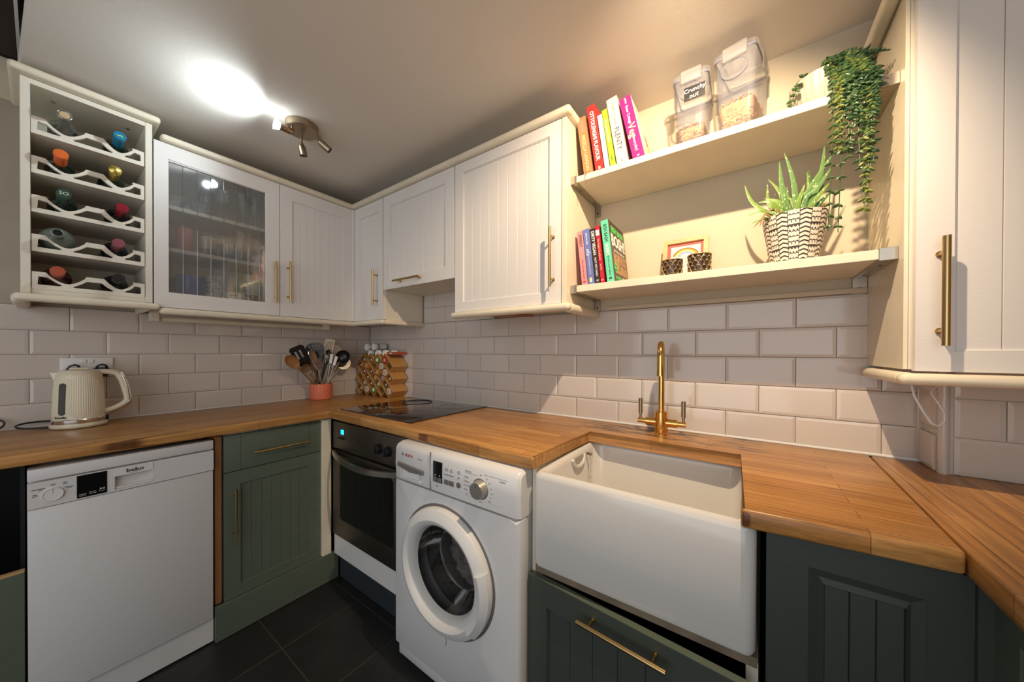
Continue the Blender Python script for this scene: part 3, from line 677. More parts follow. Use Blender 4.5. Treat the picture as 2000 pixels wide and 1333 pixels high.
mb = MB(F); mb.box(.012, .588, .028, .088, -.05, -.012, .004, 2); part('kickplate', mb, M['white'], wm)
mb = MB(F)   # control fascia, rolled over at the top
for sec in [1]:
    prof = [(-.05, .735), (-.012, .735), (0, .737), (.004, .80), (.001, .855), (-.008, .870), (-.030, .877), (-.25, .877)]
    rs = []
    for x, e in ((-.001, .012), (.006, .004), (.012, 0), (.588, 0), (.594, .004), (.601, .012)):
        rs.append([(x, v-(e*.6 if v > .86 else 0), w_-e) for w_, v in prof])
    mb.rings(rs, True, True, True)
fa = part('fascia', mb, M['white'], wm)
mb = MB(F); mb.box(.2135, .2150, .738, .872, .0, .0046); part('drawer_joint', mb, M['grey'], fa)
mb = MB(F); mb.box(.050, .165, .748, .789, .0015, .0045, .001, 1); k = part('detergent_drawer', mb, M['white2'], fa)
mb = MB(F); mb.curve2d([[(.050+.002, .750), (.163, .750), (.163, .784), (.052, .784)], [(.060, .756), (.155, .756), (.155, .780), (.060, .780)]], .004, .010); part('drawer_rim', mb, M['white2'], fa)
mb = MB(F); pts = [(.035, .806), (.180, .797), (.180, .781), (.150, .783), (.110, .778), (.060, .789), (.035, .790)]; mb.prism(pts, .003, .013, .001, 1); part('drawer_grip', mb, M['grey'], fa)
mb = MB(F); mb.box(.231, .277, .772, .846, .003, .0055, .0008, 1); k = part('display', mb, M['blackg'], fa)
for q in ((.233, .252), (.2555, .275)):
    mb = MB(F); mb.box(q[0], q[1], .775, .790, .0055, .0085, .001, 1); part('display_button', mb, M['grey'], fa)
texts([('8', .009, F @ T(.243, .797, .0057), {}), ('0', .009, F @ T(.265, .797, .0057), {})], M['inkw'], fa)
for q in ((.288, .308, .775, .792, .007), (.312, .334, .775, .792, .007)):
    mb = MB(F); mb.box(q[0], q[1], q[2], q[3], .003, q[4], .001, 1); part('button', mb, M['grey'], fa)
for q in ((.288, .307, .8085, .8105), (.311, .332, .8085, .8105), (.352, .360, .808, .811)):
    mb = MB(F); mb.box(*q, .003, .0043); part('indicator', mb, M['ink'], fa)
mb = MB(F); mb.cyl((.357, .786, .002), (.357, .786, .007), .0095, n=24); part('button', mb, M['grey'], fa)
mb = MB(F @ T(.452, .796, .0025)); mb.lathe([(.0335, 0), (.0335, .0015), (.030, .0015), (.029, .004), (.0265, .022), (.0255, .024), (.001, .0242)], 40); k = part('programme_dial', mb, mat('silver_plastic', (.48, .45, .40), .3, .7), fa)
mb = MB(F @ T(.452, .796, .0025)); mb.box(-.0008, .0008, .012, .024, .0235, .025); part('dial_mark', mb, M['ink'], fa)
def sf(v_): return .004*(v_-.737)/.063 if v_ < .80 else .004-.003*(v_-.80)/.055
def wt(u_, v_): return F @ T(u_, v_, sf(v_)+.0004)
texts([('BOSCH', .014, F @ T(.092, .836, sf(.836)+.0004), dict(bold=.0004))], M['inkr'], fa, 'brand_lettering', 'red brand lettering')
mb = MB(F); mb.tube([(.056+.0055*math.cos(a*pi/10), .838+.0055*math.sin(a*pi/10), .0040) for a in range(20)], .0005, 4, closed=True).box(.0535, .0585, .8372, .8388, .003, .0045).box(.0530, .0542, .834, .842, .003, .0045).box(.0578, .0590, .834, .842, .003, .0045); part('brand_emblem', mb, M['inkg'], fa)
texts([('Maxx 6', .009, F @ T(.158, .834, sf(.834)+.0004), {}), ('1200', .007, F @ T(.247, .757, sf(.757)+.0004), {}), ('Speed\nPerfect', .0065, wt(.298, .826), {}), ('Spin\nRinse', .0065, wt(.322, .826), {}), ('Start\nPause', .0065, wt(.357, .828), {}),
       ('Easy-Care', .007, wt(.400, .842), {}), ('Mixed', .007, wt(.392, .822), {}), ('Delicate', .007, wt(.394, .808), {}), ('Wool/Silk', .007, wt(.396, .794), {}), ('Rinse', .007, wt(.390, .780), {}), ('Spin', .007, wt(.392, .766), {}), ('Cottons', .007, wt(.540, .838), {}),
       ('40', .0055, wt(.478, .833), {}), ('60', .0055, wt(.490, .822), {}), ('90', .0055, wt(.496, .806), {}), ('30°C', .0055, wt(.500, .791), {}), ('Eco', .0055, wt(.495, .777), {}), ('Super', .0055, wt(.490, .765), {}), ('Off', .0055, wt(.452, .840), {}), ('Drain', .0055, wt(.452, .754), {})], M['inkg'], fa)
for q in ((.385, .440, .8355, .836), (.465, .560, .8445, .845), (.385, .430, .7600, .7604), (.47, .545, .7585, .759)):
    mb = MB(F); mb.box(*q, sf(q[2])-.0005, sf(q[2])+.0003); part('print_line', mb, M['inkg'], fa)
# drum, bowl, door
mb = MB(F @ T(cu_, cv_, 0)); mb.lathe([(R0-.006, -.035), (.175, -.05), (.165, -.06)], 64, cap0=False, cap1=False); part('door_seal', mb, mat('rubber_seal', (.11, .11, .11), .6), wm)
drm = mat('perforated_drum_steel', (.13, .12, .11), .55, .5)
mb = MB(F @ T(cu_, cv_, 0)); mb.lathe([(.165, -.06), (.185, -.08), (.19, -.34), (.001, -.36)], 48, cap0=False); dm = part('drum', mb, drm, wm)
mb = MB(F @ T(cu_, cv_, 0))
for a in range(40):
    for z in range(9):
        t = 2*pi*(a+.5*(z % 2))/40; zz = -.10-.025*z; mb.cyl((.1868*math.cos(t), .1868*math.sin(t), zz), (.184*math.cos(t), .184*math.sin(t), zz), .004, n=6)
part('drum_holes', mb, M['void'], dm, stuff=True)
mb = MB(F @ T(cu_, cv_, 0)); mb.lathe([(.155, .004), (.150, -.012), (.135, -.055), (.115, -.085), (.06, -.100), (.001, -.103)], 64, cap0=False)
bowl = part('glass_bowl', mb, glassy('door_bowl_glass', (.72, .74, .76), .06, .05, .04, (.16, .15, .15)), wm)
mb = MB(F @ T(cu_, cv_, 0)); mb.lathe([(R0+.012, -.002), (R0+.013, .006), (R0+.008, .022), (.195, .034), (.182, .038), (.172, .034), (.158, .020), (.153, .006), (.150, -.006), (R0+.008, -.004)], 96, cap0=False, cap1=False)
dr = part('door_ring', mb, M['white2'], wm)
mb = MB(F @ T(cu_, cv_, 0)); rs = []
for i in range(15):
    t = math.radians(-42+i*62/14); ri, ro = .178, R0+.014
    rs.append([((ri)*math.cos(t), ri*math.sin(t), .0385), (((ri+ro)/2)*math.cos(t), ((ri+ro)/2)*math.sin(t), .044), (ro*math.cos(t), ro*math.sin(t), .026), (ro*math.cos(t), ro*math.sin(t), .006), (ri*math.cos(t), ri*math.sin(t), .030)])
mb.rings(rs); part('door_handle', mb, M['white'], dr, 'curved pull set into the right of the door ring')
mb = MB(F @ T(cu_, cv_, 0)); mb.lathe([(R0+.022, .0002), (R0+.022, .0012), (R0+.012, .0012), (R0+.012, .0002)], 96, cap0=False, cap1=False); part('door_gap', mb, M['grey'], wm)
mb = MB(F); mb.tube([(.292, .255, .0005), (.290, .240, .0005), (.295, .225, .0005), (.292, .205, .0005)], .0008, 4); part('crack', mb, M['void'], wm)
# laundry in the drum: crumpled cloth
import mathutils.noise as NZ
b = MB(); rs = []
for k in range(41):
    t = pi*k/40; ring = []
    for i in range(72):
        a2 = 2*pi*i/72; v = Vector((math.sin(t)*math.cos(a2), math.sin(t)*math.sin(a2), -math.cos(t)))
        q = 1+.22*NZ.noise(v*2.4)+.16*abs(NZ.noise(v*5))-.05+.05*math.sin(9*v.x+6*v.z); p = Vector((v.x*.168*q, v.y*.125*q, v.z*.135*q))+Vector((1.262+cu_-.006, -.675+.252, cv_-.045)); ring.append(p)
    rs.append(ring)
b.rings(rs); single('laundry', b, mat('grey_brown_laundry', (.34, .29, .265), .9, bump=1.0, bscale=30, var=.6, vscale=16, stretch=(1, 1, 3)), 'crumpled washing behind the machine door glass', 'clothes', (1.56, -.46, .36))
mb = MB(); mb.box(1.866, 1.880, -.606, -.05, .004, .878, .001, 1); single('end_panel', mb, M['cream'], 'pale panel edge between washing machine and sink', 'panel', (1.873, -.3, 0))

# --- sink ------------------------------------------------------------------
sk = thing('belfast_sink', 'white ceramic butler sink with deep rounded front', 'sink', (2.157, -.40, .59))
cx, cy, hx, hy = 2.1565, -.4025, .2735, .2325
mb = MB(); mb.rrect([(cx, cy, hx-.016, hy-.016, .014, .590), (cx, cy, hx-.005, hy-.005, .018, .594), (cx, cy, hx, hy, .022, .606), (cx, cy, hx, hy, .022, .858), (cx, cy, hx-.003, hy-.003, .022, .868), (cx, cy, hx-.011, hy-.011, .022, .8755), (cx, cy, hx-.018, hy-.018, .024, .8755), (cx, cy, hx-.026, hy-.026, .028, .869), (cx, cy, hx-.030, hy-.030, .034, .855), (cx, cy, hx-.036, hy-.036, .050, .66), (cx, cy, hx-.05, hy-.05, .055, .628), (cx, cy, hx-.09, hy-.09, .06, .617)], 8)
part('basin', mb, M['ceramic'], sk)
# overflow moulding at the left end
mb = MB(); mb.tube([(1.915, -.420, .858), (1.917, -.412, .840), (1.919, -.395, .829), (1.920, -.370, .826), (1.919, -.340, .830), (1.917, -.325, .842), (1.915, -.320, .858)], .007, 12, 1.0); part('overflow_lip', mb, M['ceramic'], sk)
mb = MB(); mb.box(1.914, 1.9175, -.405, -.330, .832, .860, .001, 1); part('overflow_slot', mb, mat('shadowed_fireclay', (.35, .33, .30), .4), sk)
mb = MB(); mb.cyl((cx, cy, .6172), (cx, cy, .6195), .035, n=28); part('waste', mb, M['chrome'], sk)
ch = thing('plug_chain', 'chrome bead chain hanging inside the left end of the sink', 'chain', (1.926, -.297, .855))
mb = MB(); mb.cyl((1.916, -.297, .852), (1.932, -.297, .852), .0045).ball((1.932, -.297, .852), .006); part('anchor', mb, M['antique'], ch)
for i in range(17):
    z = .845-i*.0128; R = RZ((pi/2)*(i % 2)+.4)
    b = MB(T(1.931, -.296+.001*math.sin(i), z) @ R); b.tube([(.0038*math.cos(a*pi/6), 0, .0072*math.sin(a*pi/6)) for a in range(12)], .0010, 5, closed=True); part('chain_link', b, M['chrome'], ch)

# --- tap -------------------------------------------------------------------
tp = thing('mixer_tap', 'polished brass swan neck mixer tap with two lever handles', 'tap', (2.140, -.105, .92))
tx0, ty0 = 2.141, -.106
mb = MB(); mb.lathe([(.026, .9205), (.026, .925), (.0235, .927), (.0235, 1.006), (.021, 1.008), (.001, 1.008)], 32, (tx0, ty0, 0)); part('body', mb, M['gold'], tp)
path = [(tx0, ty0, 1.0), (tx0, ty0, 1.10), (tx0, ty0, 1.20)]
ex, ey = .0130, -.085            # reach of the spout, towards the sink
for i in range(1, 13):
    a = pi*i/12; path.append((tx0+ex/2*(1-math.cos(a)), ty0+ey/2*(1-math.cos(a)), 1.205+.062*math.sin(a)))
path += [(tx0+ex, ty0+ey, 1.185), (tx0+ex, ty0+ey, 1.160)]
mb = MB(); mb.tube(path, .0115, 20); part('spout', mb, M['gold'], tp)
mb = MB(); mb.cyl((tx0+ex, ty0+ey, 1.1615), (tx0+ex, ty0+ey, 1.150), .0128, n=24); part('aerator', mb, M['gold'], tp)
for s in (-1, 1):
    mb = MB(); mb.cyl((tx0, ty0, .965), (tx0+s*.056, ty0, .965), .0155, n=24); mb.cyl((tx0+s*.056, ty0, .965), (tx0+s*.086, ty0, .965), .0098, n=20); v = part('valve', mb, M['gold'], tp)
    mb = MB(); x = tx0+s*.077; mb.cyl((x, ty0, .968), (x, ty0, .995), .0050, n=14); mb.cyl((x, ty0, .993), (x, ty0, 1.052), .0078, n=18); part('lever', mb, M['antique'], v, 'reddish brass lever')

# --- base units under and right of sink -------------------------------------
sb = thing('sink_unit', 'base cupboard under the sink, its dark green drawer front slightly open', 'cupboard', (2.157, -.3, 0))
mb = MB(); mb.box(1.884, 2.432, -.618, -.06, .566, .588, .001, 1); part('support_rail', mb, mat('dark_beige_board', (.20, .155, .105), .6, var=.4, vscale=12), sb)  # darker beige rail with a randomly mottled tone
mb = MB(); mb.box(2.412, 2.434, -.600, -.06, .004, .566); part('side_panel', mb, M['carcass'], sb)
mb = MB(); mb.box(1.884, 1.900, -.600, -.06, .004, .566); part('side_panel', mb, M['carcass'], sb)
mb = MB(); mb.box(1.900, 2.412, -.10, -.09, .004, .566); part('back_panel', mb, M['void'], sb)
ANG = math.atan2(-.040, .556)
F0 = T(1.866, -.628, 0) @ RZ(ANG)
F = F0 @ FB(0, 0, 0) @ T(0, 0, -.020)
dw2 = sb
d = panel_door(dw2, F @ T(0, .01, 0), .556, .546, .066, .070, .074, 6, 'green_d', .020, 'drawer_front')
mb = MB(F); mb.box(.001, .555, .5555, .5575, .0005, .0195); part('top_edge', mb, M['green'], dw2, 'lighter green top edge')
handle(F @ T(0, 0, .020), .293, .523, .222, False, d, .0062, .034)
mb = MB(F); mb.box(.03, .526, .10, .40, -.30, -.005); part('drawer_box', mb, M['void'], dw2)
r_ = thing('right_base_cupboard', 'dark green base cupboard with raised panel door right of the sink', 'cupboard', (2.59, -.3, 0))
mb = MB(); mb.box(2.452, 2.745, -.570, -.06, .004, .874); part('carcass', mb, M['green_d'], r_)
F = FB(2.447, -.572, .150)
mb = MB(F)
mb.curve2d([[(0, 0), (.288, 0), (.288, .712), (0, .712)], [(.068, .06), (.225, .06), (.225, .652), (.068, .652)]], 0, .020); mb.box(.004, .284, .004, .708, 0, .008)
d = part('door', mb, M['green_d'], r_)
mb = MB(F)
outer = [(.068, .06), (.225, .06), (.225, .652), (.068, .652)]; inn = [(.084, .078), (.209, .078), (.209, .634), (.084, .634)]; i2 = [(.092, .088), (.201, .088), (.201, .624), (.092, .624)]
mb.rings([[(a, b_, .0185) for a, b_ in outer], [(a, b_, .010) for a, b_ in inn], [(a, b_, .017) for a, b_ in i2]], False, False); part('panel_moulding', mb, M['green_d'], d, smooth=0)
for i in range(3):
    b = MB(F); b.box(.0925+i*.0362, .0925+(i+1)*.0362-.0008, .089, .623, .008, .0172, .0015, 1); part('board', b, M['green_d'], d)
rl = thing('side_base_cupboard', 'green base cupboard under the right worktop leg', 'cupboard', (3.0, -1.2, 0))
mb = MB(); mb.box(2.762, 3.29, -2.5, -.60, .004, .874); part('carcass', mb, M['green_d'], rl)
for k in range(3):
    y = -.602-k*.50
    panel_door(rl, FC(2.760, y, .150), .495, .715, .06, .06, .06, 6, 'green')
mb = MB(); mb.box(2.724, 2.762, -.602, -.575, .15, .865); part('corner_post', mb, M['green_d'], rl)
# === OBJECTS ===
# --- ceiling spotlight -----------------------------------------------------
sp = thing('spotlight', 'antique brass ceiling plate with three swivel spots, one lit', 'light', (.742, -.797, CZ))
mb = MB(); mb.lathe([(.001, CZ-.033), (.062, CZ-.033), (.0655, CZ-.030), (.0655, CZ-.001)], 48, (.742, -.797, 0)); part('ceiling_plate', mb, M['antique'], sp)
def head(p, d, L, R, lit=False):
    p = Vector(p); d = Vector(d).normalized()
    mb = MB(); mb.cyl((p.x, p.y, CZ-.033), (p.x, p.y, p.z-.004), .0052, n=12); mb.box(p.x-.004, p.x+.004, p.y-.0075, p.y+.0075, p.z-.010, p.z+.014, .001, 1); part('swivel_arm', mb, M['antique'], sp)
    mb = MB(T(*p) @ zalign(d)); mb.lathe([(.006, -.004), (R*.8, 0), (R, .010), (R, L), (R*.86, L+.001), (R*.86, L-.006), (.001, L-.006)], 28); h = part('spot_head', mb, M['antique'], sp)
    if lit:
        mb = MB(T(*p) @ zalign(d)); mb.lathe([(R*.8, L-.004), (R*1.05, L+.004), (R*1.55, L+.020)], 28, cap0=False, cap1=False); part('reflector_cone', mb, M['bulb'], h)
        mb = MB(T(*p) @ zalign(d)); mb.lathe([(R*1.5, L+.019), (.001, L+.021)], 28); part('lit_lens', mb, M['bulb'], h, 'glowing white lens')
    else:
        mb = MB(T(*p) @ zalign(d)); mb.cyl((0, 0, L-.0058), (0, 0, L-.004), R*.8); part('bulb', mb, M['grey'], h)
M['bulb'] = mat('lit_bulb', (.86, .95, 1.0), .3, emit=28)
head((.752, -.842, 2.212), (-.10, -1, .06), .046, .0145, True)
head((.700, -.782, 2.200), (.02, .20, -1), .044, .0165)
head((.782, -.738, 2.212), (.35, .75, -.62), .050, .0155)
sl = light('spot_beam', 'SPOT', (.742, -.930, 2.200), 11, (.80, .93, 1.0), spot_size=math.radians(165), spot_blend=1.0, shadow_soft_size=.016); aim(sl, (.60, -1.6, 2.20))

# --- kettle & socket -------------------------------------------------------
kx, ky = .130, -1.397
kt = thing('kettle', 'cream ribbed electric kettle with chrome band on its base', 'kettle', (kx, ky, .9205))
M['kcream'] = mat('kettle_cream', (.70, .63, .48), .28)
mb = MB(); mb.lathe([(.066, .9210), (.074, .923), (.0765, .930), (.074, .938), (.070, .940)], 64, (kx, ky, 0)); part('power_base', mb, M['kcream'], kt)
mb = MB(); mb.lathe([(.0705, .939), (.0715, .941), (.0715, .955), (.0700, .957)], 64, (kx, ky, 0)); part('chrome_band', mb, M['chrome'], kt)
prof = [(.0695, .956)]+[(.0690-.007*((z-.96)/.17)**1.5, z) for z in [.962+.0118*i for i in range(15)]]+[(.0600, 1.137), (.0570, 1.146), (.0515, 1.1515)]
def rib(a, z): return 1+(.016*abs(math.cos(a*34))-.008 if .962 < z < 1.13 else 0)
mb = MB(); mb.lathe(prof, 272, (kx, ky, 0), rib, True, True); part('body', mb, M['kcream'], kt)
mb = MB(); mb.lathe([(.0555, 1.146), (.0535, 1.153), (.030, 1.157), (.001, 1.158)], 48, (kx, ky, 0)); mb.box(kx-.008, kx+.008, ky-.026, ky+.026, 1.156, 1.166, .004, 3); part('lid', mb, M['kcream'], kt)
mb = MB(); mb.rings([[(kx-.018, ky-.045, 1.146), (kx+.018, ky-.045, 1.146), (kx+.020, ky-.055, 1.09), (kx-.020, ky-.055, 1.09)], [(kx-.010, ky-.073, 1.149), (kx+.010, ky-.073, 1.149), (kx+.007, ky-.067, 1.128), (kx-.007, ky-.067, 1.128)]]); part('spout', mb, M['kcream'], kt)
hpath = [(0, .040, 1.146), (0, .074, 1.146), (0, .100, 1.138), (0, .114, 1.112), (0, .124, 1.070), (0, .131, 1.030), (0, .128, 1.012), (0, .110, .995), (0, .085, .982), (0, .066, .976)]
import mathutils.geometry as MG
def smooth_path(P, k=4):
    out = []; P = [Vector(p) for p in P]
    for i in range(len(P)-1):
        a = P[max(i-1, 0)]; b = P[i]; c = P[i+1]; d = P[min(i+2, len(P)-1)]
        for j in range(k):
            t = j/k; out.append(.5*((2*b)+(c-a)*t+(2*a-5*b+4*c-d)*t*t+(3*b-a-3*c+d)*t**3))
    out.append(P[-1]); return out
K = T(kx, ky, 0) @ RZ(-.10)
mb = MB(K); mb.tube(smooth_path(hpath), .0095, 14, 1.15, up=(1, 0, 0)); hd = part('handle', mb, M['kcream'], kt)
mb = MB(K); mb.tube(smooth_path([(p[0], p[1]+.0075, p[2]+(.006 if i < 4 else -.003)) for i, p in enumerate(hpath[1:])]), .0078, 12, 1.1, up=(1, 0, 0)); part('chrome_back', mb, M['chrome'], hd)
ga = -.72
G = T(kx, ky, 0) @ RZ(ga) @ fr((.0665, 0, 1.041), (0, 1, 0), (-.035, 0, 1), (1, 0, .035))
mb = MB(G); pts = [(.0095*math.cos(pi*i/10), .055+.0095*math.sin(pi*i/10)) for i in range(11)]+[(-.0095*math.cos(pi*i/10), -.055-.0095*math.sin(pi*i/10)) for i in range(11)]
mb.prism(pts, -.004, .0032, .0008, 1); wg = part('water_gauge', mb, mat('smoked_window', (.07, .065, .065), .15), kt)
mb = MB(G)
for i in range(9): mb.box(-.002, .003, -.045+.011*i, -.0442+.011*i, .0032, .0036)
part('gauge_mark', mb, M['inkg'], wg, stuff=True)
texts([('Breville', .0115, T(kx, ky, 0) @ RZ(ga) @ fr((.0722, 0, .9680), (0, 1, 0), (0, 0, 1), (1, 0, 0)) @ T(-.002, 0, .0), dict(bold=.0003))], M['ink'], kt)
mb = MB(); mb.box(kx-.008, kx+.008, ky+.060, ky+.090, .957, .9605, .001, 1); part('switch_lever', mb, M['antique'], kt, 'worn coppery switch tab')
mb = MB(); mb.box(kx-.012, kx+.012, ky+.058, ky+.078, .938, .958, .002, 1); part('switch_block', mb, M['black'], kt)
mb = MB(); mb.tube(smooth_path([(.110, -1.470, .9255), (.10, -1.500, .926), (.085, -1.535, .930), (.060, -1.548, .936), (.035, -1.535, .941), (.024, -1.500, .943), (.022, -1.46, .942), (.024, -1.42, .96), (.03, -1.38, 1.03), (.036, -1.372, 1.135)]), .0036, 10); part('power_cord', mb, M['black'], kt)
mb = MB(); mb.tube(smooth_path([(.03, -1.70, .925), (.035, -1.62, .926), (.035, -1.585, .932), (.030, -1.573, .950), (.022, -1.590, .966), (.018, -1.64, .972), (.02, -1.70, .96)]), .0034, 10); single('cable', mb, M['black'], 'second black cable loop at the left edge of the picture', 'cable', (.03, -1.6, .925))
so = thing('double_socket', 'white double wall socket behind the kettle with two black plugs in it', 'socket', (.009, -1.37, 1.16))
mb = MB(FA(.0085, -1.4435, 1.119)); mb.box(0, .147, 0, .086, 0, .008, .003, 2); fp = part('faceplate', mb, M['white2'], so)
for u0 in (.056, .076):
    mb = MB(FA(.0085, -1.4435, 1.119)); mb.box(u0, u0+.015, .062, .079, .008, .0115, .0015, 1); part('rocker_switch', mb, M['white2'], fp)
for i, u0 in enumerate((.036, .112)):
    pl = thing('plug', ('left' if i == 0 else 'right')+' of the two black plugs behind the kettle', 'plug', (.0165, -1.4435+u0, 1.13), 'black plugs')
    mb = MB(FA(.0172, -1.4435+u0, 1.140)); mb.rrect([(0, 0, .022, .022, .008, 0), (0, 0, .021, .021, .010, .012), (0, -.002, .014, .016, .010, .034)], 5); part('plug_body', mb, M['black'], pl)
    mb = MB(FA(.0172, -1.4435+u0, 1.140)); mb.tube([(-.016, .018, .014), (-.010, .030, .020), (.002, .035, .022), (.012, .030, .020), (.016, .018, .014)], .004, 8); part('pull_loop', mb, M['black'], pl)

# --- utensil pot -----------------------------------------------------------
px_, py_ = .110, -.420
M['orange'] = banded('orange_leaf_print', (.62, .085, .022), (.85, .45, .30), 10, .0135, .24, 1.1)
up = thing('utensil_pot', 'orange pot printed with pale leaf sprigs, crammed with cooking utensils', 'pot', (px_, py_, .9205))
mb = MB(); mb.lathe([(.062, .9206), (.066, .923), (.0675, .932), (.0675, 1.018), (.0665, 1.022), (.062, 1.022), (.0615, 1.015), (.0615, .932), (.001, .930)], 48, (px_, py_, 0)); part('ceramic_body', mb, M['orange'], up)
M['wood'] = mat('wooden_spoon', (.36, .17, .06), .55, var=.25, vscale=10, stretch=(1, 1, 1)); M['woodd'] = mat('scorched_wood', (.25, .14, .07), .6, var=.55, vscale=30)
def uframe(base, tip, roll=0):
    """frame at the tip: v along the shaft, w facing the camera side"""
    b = Vector(base); t = Vector(tip); v = (t-b).normalized(); w0 = Vector((.85, -.45, .15)); w_ = (w0-v*w0.dot(v)).normalized(); u_ = v.cross(w_)
    return fr(t, u_, v, w_) @ RY(roll)
def shaft(mb, base, tip, r0, r1, cut=.9): b = Vector(base); t = Vector(tip); mb.cyl(b, b+(t-b)*cut, r0, r1, 12)
def oval(a, b, n=28, cy=0): return [(a*math.cos(2*pi*i/n), cy+b*math.sin(2*pi*i/n)) for i in range(n)]
def uten(name, label, base, tip, m, build, r=(.005, .005), hm=None, cut=.85, roll=0, cat='utensil'):
    t = thing(name, label, cat, base, 'utensils in the orange pot')
    mb = MB(); shaft(mb, base, tip, r[0], r[1], cut); part('shaft', mb, hm or m, t)
    b = MB(uframe(base, tip, roll) @ Matrix.Scale(1.28, 4)); build(b); part('head', b, m, t); return t
def spoonhead(a, b, d=.008):
    def f_(mb):
        rs = []
        for k, q in ((0, 1.0), (1, .96), (2, .8), (3, .5), (4, .15)): rs.append([(x*q, y*q, -d*(k/4)**.6*(1 if k else 0)) for x, y in oval(a, b)])
        rs2 = [[(x*.88, y*.90, .0-.0005) for x, y in oval(a, b)], [(x*.7, y*.7, -d*.55) for x, y in oval(a, b)], [(x*.2, y*.2, -d*.7) for x, y in oval(a, b)]]
        mb.rings(list(reversed(rs))+rs2)
    return f_
zb = .945
uten('wooden_spoon', 'light wooden spoon leaning out furthest left of the orange pot', (.105, -.400, zb), (.150, -.606, 1.170), M['wood'], spoonhead(.026, .040, .012), (.006, .006))
def turner(mb):
    mb.curve2d([[(-.020, -.060), (.020, -.060), (.030, -.03), (.034, .040), (.024, .052), (-.022, .055), (-.032, .046), (-.030, -.03)], [(-.017, -.010), (-.012, -.014), (-.007, -.010), (-.007, .030), (-.017, .030)], [(.003, -.010), (.008, -.014), (.013, -.010), (.013, .030), (.003, .030)]], -.002, .002)
uten('slotted_turner', 'black nylon turner with two long slots, at left in the pot', (.10, -.400, zb), (.140, -.556, 1.205), M['black'], turner, (.008, .007), roll=.2)
uten('serving_spoon', 'brushed steel spoon low at the left of the pot', (.13, -.405, zb), (.165, -.530, 1.118), M['steel'], spoonhead(.024, .032, .009), (.004, .004))
def bigturner(mb):
    holes = [[(x+.0035*math.cos(-2*pi*i/8), y+.0045*math.sin(-2*pi*i/8)) for i in range(8)] for x, y in ((-.024, .010), (-.008, .014), (.008, .016), (.022, .014), (-.016, -.002), (0, .001), (.015, .001), (.025, 0))]
    mb.curve2d([[(-.030, -.045), (.028, -.048), (.040, -.020), (.042, .012), (.026, .028), (0, .033), (-.026, .026), (-.040, .010), (-.042, -.020)]]+holes, -.002, .003)
uten('fish_slice', 'black perforated fish slice, the broad one at the back of the pot', (.095, -.43, zb), (.100, -.455, 1.250), M['black'], bigturner, (.009, .007), roll=-.1)
uten('wooden_spatula', 'scorched wooden spatula behind the wire masher', (.11, -.425, zb), (.125, -.478, 1.180), M['woodd'], lambda mb: mb.prism([(-.008, -.06), (.008, -.06), (.018, -.02), (.021, .02), (.014, .045), (-.014, .045), (-.021, .02), (-.018, -.02)], -.003, .004, .0015, 1), (.006, .007))
t = thing('potato_masher', 'steel wire masher, its loop open towards the room', 'utensil', (.15, -.42, zb), 'utensils in the orange pot')
mb = MB(); mb.cyl((.15, -.425, zb), (.168, -.458, 1.105), .0038, n=12); part('shaft', mb, M['chrome'], t)
mb = MB(); mb.tube(smooth_path([(.168, -.458, 1.105), (.165, -.485, 1.145), (.162, -.512, 1.195), (.160, -.520, 1.228), (.160, -.512, 1.234), (.160, -.470, 1.240), (.160, -.425, 1.238), (.160, -.418, 1.228), (.162, -.424, 1.19), (.166, -.438, 1.14), (.168, -.458, 1.105)]), .0030, 8); part('wire_loop', mb, M['chrome'], t)
uten('nylon_spoon', 'black nylon serving spoon in the middle of the pot', (.10, -.44, zb), (.118, -.385, 1.195), M['black'], spoonhead(.020, .042, .010), (.008, .008))
def slots(mb):
    s = [[(x-.0016, -.028), (x-.0016, .036), (x+.0016, .036), (x+.0016, -.028)] for x in (-.014, -.007, 0, .007, .014)]
    mb.curve2d([[(-.012, -.055), (.012, -.055), (.022, -.035), (.023, .046), (-.023, .046), (-.022, -.035)]]+s, -.001, .001)
uten('slotted_spatula', 'steel spatula with narrow slots, tallest at the right of the pot', (.10, -.43, zb), (.110, -.372, 1.258), M['steel'], slots, (.004, .004), roll=.1)
def ladle(mb):
    rs = [[(x*q, y*q, z) for x, y in oval(.036, .040)] for q, z in ((.2, -.034), (.6, -.030), (.88, -.018), (1.0, 0), (.95, 0), (.82, -.016), (.55, -.026), (.15, -.029))]; mb.rings(rs)
uten('soup_ladle', 'round black ladle at the right of the pot', (.12, -.445, zb), (.140, -.292, 1.195), M['black'], ladle, (.005, .004), M['chrome'], .86)
uten('skimmer', 'pale steel skimmer disc below the black ladle', (.11, -.44, zb), (.100, -.262, 1.150), M['steel'], lambda mb: mb.curve2d([oval(.032, .036)]+[[(x+.0022*math.cos(-2*pi*i/6), y+.0022*math.sin(-2*pi*i/6)) for i in range(6)] for x in (-.018, -.009, 0, .009, .018) for y in (-.018, -.006, .006, .018)], -.001, .001), (.003, .003), M['steel'])
for i, (b_, t_) in enumerate((((.13, -.41, zb), (.145, -.345, 1.17)), ((.12, -.40, zb), (.130, -.365, 1.185)), ((.14, -.43, zb), (.160, -.495, 1.075)), ((.09, -.41, zb), (.09, -.33, 1.15)))):
    uten(['whisk_handle', 'fork', 'peeler', 'tongs'][i], ['steel rod handle just left of the black ladle', 'long steel fork between spatula and ladle', 'short grey peeler handle in the front of the pot', 'slim steel tongs behind the ladle'][i], b_, t_, M['steel'], lambda mb: mb.box(-.007, .007, -.025, .025, -.0015, .0015, .001, 1), (.004, .005))

